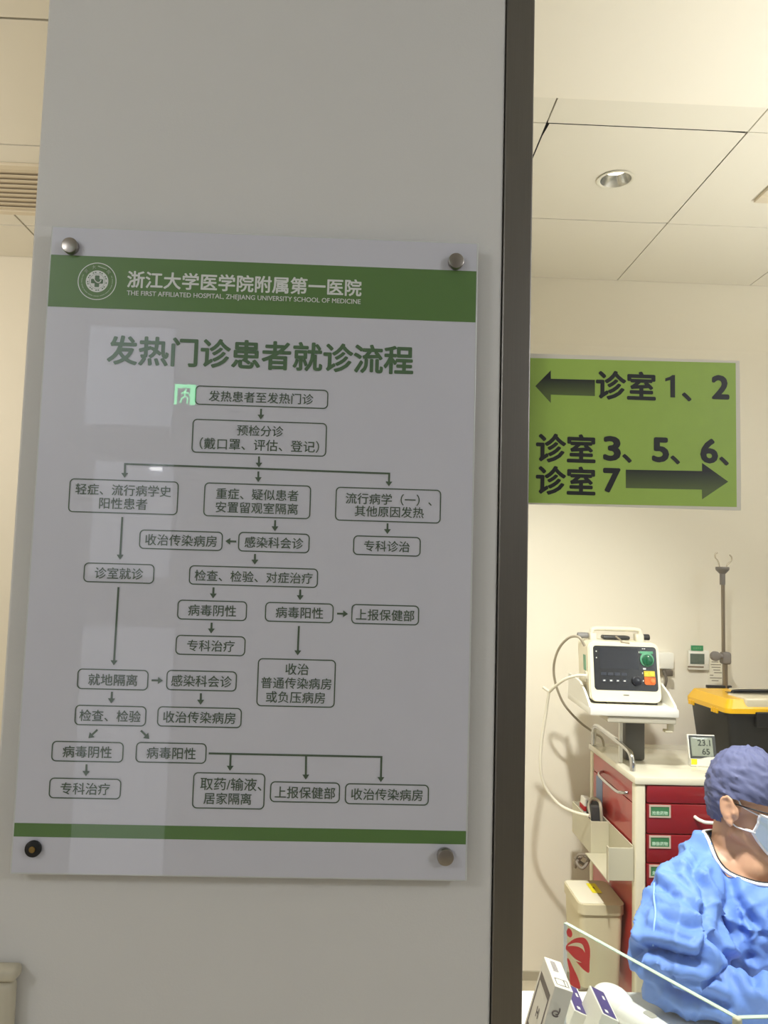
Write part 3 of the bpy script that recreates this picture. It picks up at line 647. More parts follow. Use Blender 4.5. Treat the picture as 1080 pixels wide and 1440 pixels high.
# ================================================================== WASTE BIN hung on the cart side
wb = thing('waste_bin', 'beige lidded waste bin with yellow label, beside the red cart side', 'bin', (0.858, 2.795, 0.275))
M_BIN = mat('bin_beige', (208, 198, 166), 0.45, var=0.02)
b = B(); prism(b, rrect(0.150, 0.205, 0.022, 5), 0.0, 0.25); b.transform(Matrix.Rotation(PI/2, 4, 'X'))
for v in b.verts:
    k = 0.90+0.10*(v.co.z/0.25) if v.co.z >= 0 else 0.9
    v.co.x *= k; v.co.y *= k
obj('tub', b, M_BIN, wb, smooth=35)
def zprism(poly, z0, z1, M=None):
    t = B(); prism(t, poly, -z1, -z0); t.transform(Matrix.Rotation(-PI/2, 4, 'X'))
    if M is not None: t.transform(M)
    return t
wb.children[0].data.transform(Matrix()) 
lid = obj('lid', zprism(rrect(0.160, 0.215, 0.026, 5), 0.243, 0.276), M_BIN, wb, smooth=35)
obj('flap', zprism(rrect(0.085, 0.195, 0.012, 4), 0.2762, 0.2785, Matrix.Translation((-0.032, 0, 0))), mat('flap_cream', (232, 226, 204), 0.4), lid)
obj('warning_label', zprism(rrect(0.034, 0.085, 0.003, 2), 0.2787, 0.2791, Matrix.Translation((0.012, 0.03, 0))), mat('label_yellow', (240, 226, 40), 0.5), lid)
b = B(); b.faces.ensure_lookup_table()
t = text_bm('!', None, 0, (0, 0), 0.03, 0.02); t.transform(Matrix.Translation((0.012, 0.03, 0.2794)) @ Matrix.Rotation(-PI/2, 4, 'X')); 
obj('label_mark', t, M_INK, lid)
obj('hanger', box(B(), (0.0758, -0.05, 0.20), (0.0835, 0.05, 0.24), 0.002), M_CREAM, wb)

# ================================================================== TOOLBOX
tb = thing('toolbox', 'black toolbox with yellow lid and clear organiser top, on the cart', 'toolbox', (1.584, 2.955, 1.0006), (0, 0, math.radians(4)))
TW, TD = 0.50, 0.29
t = zprism(rrect(1, 1, 0.06, 4), 0.0, 0.178)
for v in t.verts:
    k = v.co.z/0.178; v.co.x *= TW*(0.90+0.08*k); v.co.y *= TD*(0.88+0.10*k)
    if abs(v.co.x) > 0: pass
obj('tub', t, M_BLACK, tb, smooth=35)
b = zprism(rrect(TW+0.012, TD+0.012, 0.03, 5), 0.172, 0.182); obj('rim', b, M_BLACK, tb, smooth=35)
M_YEL = mat('lid_yellow', (240, 186, 16), 0.35, coat=0.2)
t = B(); _merge(t, zprism(rrect(TW+0.016, TD+0.016, 0.022, 6), 0.183, 0.200))
u = zprism(rrect(TW+0.016, TD+0.016, 0.022, 6), 0.200, 0.232)
for v in u.verts:
    if v.co.z > 0.21: v.co.x *= 0.93; v.co.y *= 0.88
_merge(t, u)
lid = obj('lid', t, M_YEL, tb, smooth=35)
obj('clear_tray', box(B(), (-0.185, -0.149, 0.190), (0.215, -0.02, 0.2385), 0.010, 3), mat('clear_beige', (216, 206, 178), 0.2, coat=0.8), lid, smooth=40, label='clear beige organiser compartment')
obj('clear_tray', box(B(), (-0.10, 0.02, 0.22), (0.215, 0.12, 0.2385), 0.008, 3), mat('clear_beige', (216, 206, 178)), lid, smooth=40)
b = B(); prism(b, [(-0.19, 0.0), (0.02, 0.0), (0.02, 0.001), (-0.19, 0.001)], -0.014, 0.016); b.transform(Matrix.Translation((0.02, 0, 0.236))); obj('handle_recess', b, M_BLACK, lid)
b = B(); tube(b, spline([(-0.15, 0.0, 0.236), (-0.12, 0, 0.243), (0.1, 0, 0.243), (0.13, 0, 0.236)], 5), 0.006, 8); obj('handle', b, M_BLACK, lid, smooth=40)
for y in (-0.085, -0.068, -0.051, 0.09, 0.105, 0.12):
    obj('hinge_tab', box(B(), (-TW/2-0.012, y-0.005, 0.172), (-TW/2-0.002, y+0.005, 0.190), 0.002), M_YEL, tb)
for s in (-0.12, 0.12): obj('latch', box(B(), (s-0.03, -TD/2-0.014, 0.135), (s+0.03, -TD/2-0.004, 0.19), 0.004), M_BLACK, tb)

# ================================================================== CLOCK ON THE CART
ck = thing('digital_clock', 'small white thermometer clock with grey display, in front of the toolbox', 'clock', (1.244, 2.76, 1.0005), (0, 0, math.radians(-4)))
b = B(); prism(b, [(-0.048, 0.001), (-0.048, 0.026), (-0.015, 0.025), (0.015, 0.032), (0.042, 0.033), (0.047, 0.028), (0.048, 0.001)], 0.0, 0.03); obj('stand', b, M_WHITE, ck, smooth=30)
MT = Matrix.Translation((0, 0.006, 0.026)) @ Matrix.Rotation(math.radians(-14), 4, 'X') @ Matrix.Shear('XZ', 4, (0, 0)) if False else Matrix.Translation((0, 0.010, 0.024)) @ Matrix.Rotation(math.radians(-16), 4, 'X')
obj('case', box(B(), (-0.050, 0, 0), (0.048, 0.014, 0.085), 0.003, 2, MT), M_WHITE, ck, smooth=40)
obj('bezel', box(B(), (-0.046, -0.0012, 0.002), (0.0475, 0.0, 0.081), 0.0004, 1, MT), mat('bezel_dark', (52, 52, 44), 0.3), ck)
lcd = obj('display', box(B(), (-0.040, -0.002, 0.010), (0.036, -0.0012, 0.074), M=MT), mat('lcd_grey', (134, 140, 120), 0.25, coat=0.5), ck)
for body, w, c in (('23.1', 0.044, (0.006, 0.056)), ('65', 0.026, (0.010, 0.026))):
    t = text_bm(body, w, -0.0023, c, 0.02); t.transform(MT); obj('digits', t, mat('lcd_ink', (60, 66, 56), 0.4), lcd)
obj('yellow_sticker', box(B(), (-0.047, -0.0012, 0.007), (-0.027, -0.0002, 0.026)), mat('label_yellow', (240, 226, 40)), ck)
b = B(); ring_flat(b, circ(0.008, 20), circ(0.006, 20), -0.0006, (0.032, 0.019)); obj('button_ring', b, mat('mark_grey', (120, 116, 104)), ck)

# ================================================================== IV POLE
iv = thing('drip_stand', 'grey drip pole with clear hooks, behind the yellow-lidded toolbox', 'drip stand', (1.503, 3.15, 0.88))
b = B(); cyl(b, (1.506, 3.15, 1.115), 0.0105, 0.47, 'Z', 20); obj('outer_tube', b, mat('pole_taupe', (146, 134, 118), 0.3, metal=0.7), iv, True, 40)
b = B(); cyl(b, (1.500, 3.15, 1.50), 0.0075, 0.34, 'Z', 20); obj('inner_tube', b, mat('pole_taupe', (146, 134, 118)), iv, True, 40)
b = B(); c1 = at(1019, 925, 3.15); box(b, (c1.x-0.014, 3.13, c1.z-0.026), (c1.x+0.021, 3.172, c1.z+0.024), 0.009, 3); obj('clamp', b, mat('clamp_grey', (124, 118, 114), 0.5), iv, True, 40)
b = B(); c2 = at(1007, 923, 3.12); cyl(b, (c2.x+0.001, 3.13, c2.z), 0.0195, 0.026, 'Y', 28, 0.006); cyl(b, (c2.x+0.022, 3.145, c2.z-0.002), 0.011, 0.03, 'X', 20); obj('clamp_knob', b, mat('clamp_grey', (124, 118, 114)), iv, True, 40)
b = B(); c3 = at(1016, 816, 3.15); cyl(b, (c3.x, 3.15, c3.z+0.004), 0.011, 0.046, 'Z', 20, 0.002); cyl(b, (c3.x, 3.15, c3.z+0.035), 0.012, 0.016, 'Z', 20, 0, 0.027); cyl(b, (c3.x, 3.15, c3.z+0.049), 0.027, 0.012, 'Z', 24, 0.002); obj('head', b, mat('clamp_grey', (124, 118, 114)), iv, True, 40)
M_HOOK = mat('hook_pale', (214, 202, 178), 0.25, metal=0.4)
for s, pts in ((-1, [(1013, 806), (1011, 793), (1009, 788), (1006, 784), (1006, 779), (1009, 777)]), (1, [(1020, 806), (1022, 796), (1024, 793), (1028, 789), (1029, 784), (1026, 780)])):
    b = B(); tube(b, spline([at(p[0], p[1], 3.15) for p in pts], 6), 0.0032, 8); obj('hook', b, M_HOOK, iv, True, 60)
bar = at(1011, 965, 3.15); obj('base_bracket', box(B(), (bar.x-0.052, 3.14, bar.z-0.008), (bar.x+0.05, 3.158, bar.z+0.004), 0.002), M_DARK, iv, True)

# ================================================================== WALL THERMOSTAT AND NOTICE
p0, p1 = at(966, 914, YB), at(995, 942, YB)
th = thing('thermostat', 'small white wall thermostat with grey display and green label, above the toolbox', 'thermostat', ((p0.x+p1.x)/2, YB, (p0.z+p1.z)/2))
obj('case', box(B(), (p0.x, YB-0.018, p1.z), (p1.x, YB-0.0005, p0.z), 0.004), M_WHITE, th, True, 40)
q0, q1 = at(970.5, 919, YB-0.018), at(990.5, 934, YB-0.018)
obj('display', box(B(), (q0.x, YB-0.0195, q1.z), (q1.x, YB-0.018, q0.z)), mat('thermo_display', (104, 116, 106), 0.25, var=0.2, scale=120, coat=0.4), th, True)
q0, q1 = at(967, 936.5, YB-0.018), at(989.5, 940, YB-0.018)
obj('slot', box(B(), (q0.x, YB-0.0192, q1.z+0.003), (q1.x, YB-0.018, q0.z)), mat('slot_taupe', (136, 120, 100), 0.5), th, True)
q0, q1 = at(969.5, 907, YB-0.004), at(986.5, 915, YB-0.004)
obj('green_label', box(B(), (q0.x, YB-0.021, q1.z+0.001), (q1.x, YB-0.0185, q0.z)), mat('label_green', (64, 150, 100), 0.5), th, True)
obj('label_text', text_bm('空调开关', (q1.x-q0.x)*0.7, YB-0.0215, ((q0.x+q1.x)/2, (q0.z+q1.z)/2), 0.0), mat('label_green_pale', (140, 200, 150), 0.5), th, True)
q0, q1 = at(995.5, 922, YB), at(1020, 962, YB)
nt_ = thing('notice_paper', 'white printed notice on the wall behind the drip pole', 'notice', ((q0.x+q1.x)/2, YB, (q0.z+q1.z)/2))
obj('sheet', box(B(), (q0.x, YB-0.001, q1.z), (q1.x, YB-0.0003, q0.z)), mat('notice_white', (232, 226, 206), 0.6), nt_, True)
b = B()
for k, (a0, a1) in enumerate(((0.2, 0.7), (0.2, 0.6), (0.15, 0.75), (0.2, 0.72), (0.3, 0.7), (0.35, 0.8), (0.1, 0.3), (0.1, 0.8), (0.2, 0.6))):
    z = q0.z-(q0.z-q1.z)*(0.12+0.095*k); flat(b, [(q0.x+(q1.x-q0.x)*a0, z-0.0025), (q0.x+(q1.x-q0.x)*a1, z-0.0025), (q0.x+(q1.x-q0.x)*a1, z+0.0015), (q0.x+(q1.x-q0.x)*a0, z+0.0015)], YB-0.0014)
obj('printed_lines', b, mat('notice_ink', (150, 142, 124), 0.6), nt_, True)

# ================================================================== DESK
ZD = 0.72
desk = thing('reception_desk', 'white reception desk behind the glass, under the seated person\'s arm', 'desk', (1.3, 1.48, 0))
M_DESK = mat('desk_white', (244, 242, 236), 0.3, coat=0.3)
obj('desktop', box(B(), (0.30, 1.162, ZD-0.03), (2.3, 1.815, ZD), 0.003), M_DESK, desk, True)
for x in (0.33, 2.25): obj('side_panel', box(B(), (x, 1.18, 0.0), (x+0.025, 1.78, ZD-0.0305)), M_DESK, desk, True)
obj('modesty_panel', box(B(), (0.356, 1.18, 0.15), (2.249, 1.2, ZD-0.031)), M_DESK, desk, True)

# acrylic guard standing on the desk with the red emblem
YA0 = 1.56; A0 = at(795, 1297, YA0); zt = A0.z
def at_z(px_, py_, Z):
    r = ray(px_, py_); return CAM + r*((Z-CAM.z)/r.z)
A1 = at_z(1036, 1430, zt); 
d1 = Vector((A1.x-A0.x, A1.y-A0.y, 0)); L1 = d1.length; ang = math.atan2(d1.y, d1.x)
ag = thing('acrylic_guard', 'clear acrylic table guard with red emblem standing on the white desk', 'acrylic guard', (A0.x, A0.y, ZD+0.0005), (0, 0, ang))
H1 = zt-ZD-0.001
M_CLR = glass('clear_acrylic', (0.93, 0.955, 0.945), 1.0, 0.02)
M_EDGE = mat('acrylic_edge', (196, 222, 204), 0.25, coat=0.5)
obj('side_sheet', box(B(), (0.0008, -0.004, 0), (L1-0.006, 0.004, H1-0.0012)), M_CLR, ag)
obj('top_edge', box(B(), (0.0, -0.0042, H1-0.001), (L1, 0.0042, H1+0.0003)), M_EDGE, ag)
obj('end_edge', box(B(), (-0.0008, -0.0042, 0), (0.0006, 0.0042, H1-0.0012)), mat('acrylic_edge_white', (242, 240, 244), 0.3), ag)
b = B(); Mr = Matrix.Translation((L1, 0, 0)) @ Matrix.Rotation(math.radians(64)-0.0, 4, 'Z')
box(b, (0.004, -0.004, 0), (0.5, 0.004, H1-0.0012), M=Mr); obj('front_sheet', b, M_CLR, ag)
b = B(); box(b, (0.0045, -0.0042, H1-0.001), (0.5, 0.0042, H1+0.0003), M=Mr); obj('front_top_edge', b, M_EDGE, ag)
b = B(); box(b, (L1-0.0055, -0.0055, 0), (L1+0.0065, 0.0062, H1+0.0006), 0.003, 3); obj('corner_strip', b, mat('corner_strip', (206, 204, 176), 0.4), ag)
inv = wm(ag).inverted()
def on_guard(px_, py_):
    o = inv @ CAM; r = (inv.to_3x3() @ ray(px_, py_)); k = (-0.0045-o.y)/r.y; p = o + r*k; return (p.x, p.z)
def cr_(x, y): return (735+x*0.15278, 1280+y*0.15278)
def smooth_poly(pts, n=5):
    P = [Vector((p[0], 0, p[1])) for p in pts]; P = P+[P[0]]
    S = spline([P[-2]]+P+[P[1]], n); S = S[n:-n-1]
    return [(p.x, p.z) for p in S]
em = B()
for pts in ([(405, 190), (425, 165), (450, 190), (457, 225), (445, 250), (425, 245), (408, 222)],
            [(410, 445), (430, 455), (465, 530), (500, 600), (530, 690), (520, 725), (440, 680), (438, 600), (420, 510)]):
    flat(em, smooth_poly([on_guard(*cr_(*p)) for p in pts], 3), -0.0046)
# leaf: outer hook and inner body
outer = [(400, 330), (430, 295), (480, 262), (540, 250), (585, 268), (615, 330), (622, 400), (615, 500), (612, 575), (570, 555), (520, 505), (460, 430), (405, 375)]
hole = [(415, 328), (470, 302), (530, 302), (560, 330), (575, 390), (555, 360), (510, 335), (460, 328)]
slit = [(405, 362), (440, 400), (490, 450), (545, 482), (490, 466), (440, 420)]
flat(em, smooth_poly([on_guard(*cr_(*p)) for p in outer], 3), -0.0046)
bmesh.ops.triangulate(em, faces=em.faces)
for f in em.faces:
    f.normal_update()
    if f.normal.y > 0: f.normal_flip()
obj('red_emblem', em, mat('emblem_red', (206, 40, 50), 0.5), ag)
em = B()
for pts in (hole, slit): flat(em, smooth_poly([on_guard(*cr_(*p)) for p in pts], 3), -0.0050)
bmesh.ops.triangulate(em, faces=em.faces)
for f in em.faces:
    f.normal_update()
    if f.normal.y > 0: f.normal_flip()
obj('emblem_highlight', em, mat('emblem_pale', (226, 212, 184), 0.5), ag)

# cartons leaning beside the guard
def carton(label, P, w, dpt, phi, yaw, mats, name='carton', group=None):
    """P = far top left corner; leaning to the right by phi; local x right, y towards the back, z up along the box"""
    R = Matrix.Rotation(math.radians(yaw), 4, 'Z') @ Matrix.Rotation(math.radians(phi), 4, 'Y')
    up = R.to_3x3() @ Vector((0, 0, 1)); rt = R.to_3x3() @ Vector((1, 0, 0)); dn = R.to_3x3() @ Vector((0, 1, 0))
    h = (P.z-(w*math.sin(math.radians(phi)))-ZD-0.0015)/math.cos(math.radians(phi))
    origin = P - dn*dpt - up*h
    t = thing(name, label, 'box', origin, R.to_euler(), group)
    return t, h
M_BOXG = mat('carton_white', (232, 228, 218), 0.55); M_BOXL = mat('carton_print', (104, 94, 92), 0.55)
M_PURP = mat('carton_purple', (66, 52, 118), 0.5, var=0.05)
P1 = at(765, 1345, 1.50); w1, dp1 = 0.033, 0.104
c1, h1 = carton('white carton with barcode end and H window mark, leftmost on the desk', P1, w1, dp1, 16, -3, None)
obj('box_body', box(B(), (0, 0, 0), (w1, dp1, h1), 0.0008, 1), M_BOXG, c1)
lf = B()   # left face print: frame, window with H, grey strip
def lquad(bm, y0, y1, z0, z1, x=-0.0003): bm.faces.new([bm.verts.new((x, y, z)) for y, z in ((y0, z0), (y0, z1), (y1, z1), (y1, z0))][::-1])
ft, fbm = h1-0.022, h1-0.112
lquad(lf, 0.010, 0.094, ft-0.013, ft); lquad(lf, 0.010, 0.094, fbm-0.028, fbm); lquad(lf, 0.010, 0.0165, fbm, ft-0.013); lquad(lf, 0.0875, 0.094, fbm, ft-0.013)
o_ = obj('face_print', lf, M_BOXL, c1)
t = text_bm('H', None, -0.0003, (0, 0), 0.03, 0.016, 0.15); t.transform(Matrix.Translation((-0.0004, 0.05, h1-0.075)) @ Matrix.Rotation(-PI/2, 4, 'Z')); obj('window_letter', t, M_BOXL, c1)
tp = B()
def tquad(bm, x0, x1, y0, y1, z): bm.faces.new([bm.verts.new((x, y, z)) for x, y in ((x0, y0), (x1, y0), (x1, y1), (x0, y1))])
for k in range(7): tquad(tp, 0.009, 0.019, 0.090-k*0.0055, 0.0935-k*0.0055, h1+0.0003)
obj('barcode', tp, mat('barcode_grey', (140, 134, 136), 0.6), c1)
tp = B()
for x0, x1, y0, y1 in ((0.005, 0.028, 0.0085, 0.0100), (0.005, 0.028, 0.030, 0.0315), (0.005, 0.0062, 0.010, 0.030), (0.0268, 0.028, 0.010, 0.030), (0.021, 0.0222, 0.010, 0.030)): tquad(tp, x0, x1, y0, y1, h1+0.0003)
obj('end_frame', tp, mat('print_black', (34, 34, 38), 0.6), c1)
hb = B(); hc = Vector((0.014, -0.0004, h1-0.044))
tube(hb, [hc+Vector((0.0058*math.cos(a_), 0, 0.0046*math.sin(a_))) for a_ in [math.radians(40+290*k/20) for k in range(21)]], 0.0013, 6)
tube(hb, spline([hc+Vector(p) for p in ((0.0, 0, -0.001), (0.004, 0, 0.0), (0.0055, 0, 0.006), (0.0045, 0, 0.011))], 5), 0.0010, 6)
obj('printed_symbol', hb, M_BOXL, c1)
for j, (pp, Yp_, w_, d_, ph, lab) in enumerate((((792, 1381), 1.73, 0.034, 0.108, 22, 'purple topped carton between the white carton and the acrylic emblem'), ((829, 1385.4), 1.665, 0.035, 0.104, 23.5, 'purple topped carton furthest right, beside the white rounded device'))):
    P = at(*pp, Yp_)
    cc, hh = carton(lab, P, w_, d_, ph, -3, None, group=None)
    obj('box_body', box(B(), (0, 0, 0), (w_, d_, hh), 0.0008, 1), M_BOXG, cc)
    tp = B(); tquad(tp, 0.003, w_-0.004, 0.003, d_-0.002, hh+0.0004); obj('purple_end', tp, M_PURP, cc)
    tp = B(); tquad(tp, 0.010, 0.0165, 0.012, 0.022, hh+0.0008); tquad(tp, 0.020, 0.025, 0.066, 0.080, hh+0.0008); obj('printed_mark', tp, M_WHITE, cc)

# white rounded device lying on the desk
q = at_z(872, 1402, ZD+0.03)
hd = thing('handheld_scanner', 'white rounded handheld device lying on the desk beside the purple carton', 'handheld device', (q.x+0.002, q.y-0.075, ZD+0.0005), (0, 0, math.radians(-62)))
b = B(); sphere(b, (-0.055, 0, 0.033), (0.052, 0.035, 0.032), 28); obj('head', b, mat('gloss_white', (246, 244, 238), 0.25, coat=0.4), hd, smooth=80)
b = B(); box(b, (-0.05, -0.027, 0.006), (0.13, 0.027, 0.052), 0.022, 5); obj('grip', b, mat('gloss_white', (246, 244, 238)), hd, smooth=60)
obj('label_plate', zprism(rrect(0.026, 0.017, 0.005, 4), 0.0522, 0.0530, Matrix.Translation((0.04, 0.004, 0))), mat('plate_grey', (168, 164, 152), 0.4), hd)

# ================================================================== PERSON
def capsule(bm, a, b_, r0, r1, n=9, seg=20):
    a, b_ = Vector(a), Vector(b_)
    for i in range(n+1):
        t = i/n; sphere(bm, a.lerp(b_, t), r0+(r1-r0)*t, seg)
    return bm
def tapered(bm, a, b_, r0, r1, seg=20):
    a, b_ = Vector(a), Vector(b_); d = b_-a
    q = d.to_track_quat('Z', 'Y').to_matrix().to_4x4()
    cyl(bm, (0, 0, 0), r0, d.length, 'Z', seg, 0, r1, M=Matrix.Translation((a+b_)/2) @ q)
    sphere(bm, a, r0, seg); sphere(bm, b_, r1, seg); return bm
def remesh(bm, voxel, smooth_n=4, fac=0.5):
    me = bpy.data.meshes.new('r'); bm.to_mesh(me); bm.free()
    o = bpy.data.objects.new('r', me); COL.objects.link(o)
    m = o.modifiers.new('r', 'REMESH'); m.mode = 'VOXEL'; m.voxel_size = voxel
    if smooth_n:
        s = o.modifiers.new('s', 'SMOOTH'); s.iterations = smooth_n; s.factor = fac
    bpy.context.view_layer.update()
    r = bpy.data.meshes.new_from_object(o.evaluated_get(bpy.context.evaluated_depsgraph_get()))
    bpy.data.objects.remove(o); bpy.data.meshes.remove(me)
    out = bmesh.new(); out.from_mesh(r); bpy.data.meshes.remove(r); out.normal_update(); return out

NB = Vector((0.922, 1.965, 1.005))                 # neck base
HC = Vector((0.972, 1.945, 1.108))                 # head centre, between the ears
MH = Matrix.Translation(HC) @ Matrix.Rotation(math.radians(-40), 4, 'Z') @ Matrix.Rotation(math.radians(11), 4, 'Y')   # head axes: x face, y left, z up
FW = Vector((0.707, -0.707, 0)); LT = Vector((0.707, 0.707, 0))
shR, shL = Vector((0.785, 1.850, 0.930)), Vector((1.060, 2.110, 0.940))
elR, wrR = Vector((0.706, 1.735, 0.800)), Vector((0.930, 1.650, 0.768))
elL, wrL = Vector((1.200, 1.930, 0.800)), Vector((1.085, 1.700, 0.765))
pel = Vector((1.02, 2.06, 0.56))
person = thing('person', 'seated person in blue gown, dark blue cap and face mask, leaning on the desk', 'person', (pel.x, pel.y, 0))
# --- one continuous body
b = B()
hp = lambda x, y, z: MH @ Vector((x, y, z))
def hsph(x, y, z, r, seg=24):
    sphere(b, (x, y, z), r, seg, M=MH)
hsph(0.0, 0, 0.035, (0.086, 0.075, 0.088), 32); hsph(0.032, 0, -0.018, (0.062, 0.064, 0.082), 28); hsph(0.03, 0, -0.066, (0.055, 0.052, 0.045))
hsph(0.072, 0, -0.098, (0.020, 0.022, 0.018)); 
for s in (-1, 1):
    tapered(b, hp(0.008, s*0.056, -0.060), hp(0.068, s*0.016, -0.100), 0.016, 0.016, 14)
    hsph(0.062, s*0.032, -0.030, (0.026, 0.024, 0.024)); hsph(0.080, s*0.032, 0.004, (0.012, 0.016, 0.010)); hsph(0.072, s*0.030, 0.022, (0.018, 0.026, 0.010))
    # ear: bowl, rim and lobe
    R = MH @ Matrix.Translation((-0.010, s*0.082, -0.006)) @ Matrix.Rotation(s*math.radians(24), 4, 'Z') @ Matrix.Rotation(math.radians(-14), 4, 'Y') @ Matrix.Scale(1.04, 4)
    sphere(b, (0, 0, 0), (0.015, 0.0045, 0.026), 20, M=R); sphere(b, (0.008, -s*0.008, -0.004), (0.012, 0.009, 0.020), 16, M=R)
    tube(b, spline([(0.012, s*0.002, 0.006), (0.011, s*0.004, 0.022), (0.0, s*0.007, 0.031), (-0.014, s*0.008, 0.022), (-0.0165, s*0.007, 0.002), (-0.010, s*0.005, -0.018), (0.0, s*0.003, -0.029)], 6), 0.0042, 8, M=R)
    tube(b, spline([(0.004, s*0.004, 0.016), (-0.006, s*0.006, 0.010), (-0.007, s*0.006, -0.006), (0.002, s*0.005, -0.016)], 5), 0.0034, 8, M=R)
    sphere(b, (0.004, s*0.002, -0.028), (0.008, 0.005, 0.010), 14, M=R); sphere(b, (0.013, s*0.003, -0.004), (0.004, 0.005, 0.008), 12, M=R)
tapered(b, hp(0.088, 0, 0.012), hp(0.108, 0, -0.034), 0.009, 0.012, 14); hsph(0.100, 0.011, -0.038, (0.010, 0.008, 0.007)); hsph(0.100, -0.011, -0.038, (0.010, 0.008, 0.007))
hsph(0.092, 0, -0.062, (0.010, 0.022, 0.005)); hsph(0.091, 0, -0.073, (0.010, 0.020, 0.006))
tapered(b, hp(-0.008, 0, -0.03), NB+FW*0.012+Vector((0.022, 0, -0.02)), 0.050, 0.054, 24); tapered(b, hp(0.004, 0, -0.06), NB+FW*0.05+Vector((0.016, 0, -0.045)), 0.044, 0.053, 24)
ch = NB+FW*0.05+Vector((0, 0, -0.17))
tapered(b, NB+FW*0.01+Vector((0, 0, -0.07)), ch, 0.075, 0.115); tapered(b, ch, pel, 0.115, 0.125)
for sh, el, wr, s in ((shR, elR, wrR, -1), (shL, elL, wrL, 1)):
    tapered(b, NB+Vector((0, 0, -0.095)), sh+Vector((0, 0, -0.025)), 0.045, 0.050); tapered(b, sh+Vector((0, 0, -0.02)), el, 0.047, 0.040); tapered(b, el, wr, 0.040, 0.026)
    # hand: palm, four unequal bent fingers and a side thumb
    d = (wr-el).normalized(); d = Vector((d.x, d.y, 0)).normalized(); sd = Vector((-d.y, d.x, 0))*(-s if s < 0 else -1); sd = Vector((-d.y, d.x, 0))*(1 if s < 0 else -1)
    wz = Vector((wr.x, wr.y, ZD+0.026)); tapered(b, wr, wz+d*0.03, 0.025, 0.017)
    for k in (-1.5, -0.5, 0.5, 1.5): tapered(b, wz+d*0.01+sd*0.012*k, wz+d*0.085+sd*0.0195*k+Vector((0, 0, 0.006)), 0.014, 0.0115, 14)
    for k, L in ((-1.5, 0.058), (-0.5, 0.074), (0.5, 0.080), (1.5, 0.070)):
        f0 = wz+d*0.085+sd*0.0205*k+Vector((0, 0, 0.006)); f1 = f0+d*L*0.48+sd*0.003*k+Vector((0, 0, 0.006)); f2 = f1+d*L*0.32+Vector((0, 0, -0.014)); f3 = f2+d*L*0.22+Vector((0, 0, -0.014))
        for p, q_, ra, rb in ((f0, f1, 0.0092, 0.0086), (f1, f2, 0.0086, 0.008), (f2, f3, 0.008, 0.007)): tapered(b, p, q_, ra, rb, 12)
    t0 = wz+d*0.02+sd*0.022; t1 = t0+d*0.035+sd*0.026; t2 = t1+d*0.03+sd*0.008+Vector((0, 0, -0.004))
    tapered(b, t0, t1, 0.013, 0.010, 12); tapered(b, t1, t2, 0.010, 0.008, 12)
for s in (-1, 1):
    hip = pel+LT*0.09*s; kn = hip+FW*0.40+Vector((0, 0, -0.06)); an = kn+FW*0.02+Vector((0, 0, -0.41))
    tapered(b, hip, kn, 0.085, 0.058); tapered(b, kn, an, 0.055, 0.036); tapered(b, an+Vector((0, 0, -0.025)), an+FW*0.14+Vector((0, 0, -0.045)), 0.035, 0.026)
bb = remesh(b, 0.0045, 3, 0.5)
M_SKIN = mat('skin', (204, 158, 128), 0.5, var=0.04, scale=40, bump=0.1, bscale=500, sub=0.08)
skin = obj('body', bb, M_SKIN, person, True, 80)

# --- gown
g = B()
tapered(g, NB+Vector((0, 0, -0.065)), NB+FW*0.03+Vector((0, 0, -0.12)), 0.092, 0.120)
sphere(g, NB+FW*0.05+Vector((0, 0, -0.16)), (0.14, 0.14, 0.14), 28)
tapered(g, NB+FW*0.05+Vector((0, 0, -0.18)), pel+Vector((0, 0, 0.02)), 0.145, 0.165)
tapered(g, NB+Vector((-0.005, -0.005, -0.078)), shR+Vector((0.0, 0.0, -0.005)), 0.060, 0.070); tapered(g, NB+Vector((0, 0, -0.045)), shL, 0.064, 0.075)
tapered(g, shR+Vector((0, 0, -0.008)), elR+Vector((0.016, 0.015, 0.045)), 0.076, 0.090); tapered(g, elR+Vector((0.000, 0.0, -0.022)), wrR, 0.058, 0.048)
tapered(g, shL+Vector((0, 0, -0.018)), elL, 0.086, 0.08); tapered(g, elL, wrL, 0.068, 0.048)
sphere(g, (shR+elR)/2+Vector((0.045, 0.0, -0.025)), (0.078, 0.08, 0.072), 24)
for s in (-1, 1):
    hip = pel+LT*0.09*s; kn = hip+FW*0.42+Vector((0, 0, -0.055)); tapered(g, hip, kn, 0.115, 0.085); tapered(g, kn, kn+Vector((0, 0, -0.2)), 0.085, 0.10)
gm = remesh(g, 0.005, 2, 0.5)
def ridged(p): return 1-abs(noise.noise(p))*2
from mathutils.kdtree import KDTree
pre = BVHTree.FromBMesh(gm); creases = []
for pts, dep in (([(894, 1338), (915, 1336), (945, 1342), (970, 1349), (990, 1353)], 0.022), ([(922, 1243), (945, 1256), (970, 1273), (992, 1292)], 0.009),
                 ([(990, 1282), (991, 1310), (989, 1350)], 0.020), ([(905, 1354), (928, 1371), (955, 1392), (985, 1402), (1020, 1412)], 0.014),
                 ([(1012, 1202), (1028, 1245), (1040, 1295), (1052, 1345), (1060, 1385)], 0.013), ([(985, 1205), (975, 1225), (990, 1250), (995, 1280)], 0.010),
                 ([(1030, 1255), (1050, 1285), (1070, 1310)], 0.012), ([(930, 1285), (955, 1300), (985, 1306)], 0.008), ([(1000, 1320), (1020, 1345), (1045, 1360)], 0.010)):
    P_ = []
    for p_ in pts:
        h_ = pre.ray_cast(CAM, ray(*p_).normalized())
        if h_[0] is not None: P_.append(h_[0])
    if len(P_) > 1: creases += [(q_, dep) for q_ in spline(P_, 10)]
kd = KDTree(len(creases))
for k_, (q_, _) in enumerate(creases): kd.insert(q_, k_)
kd.balance()
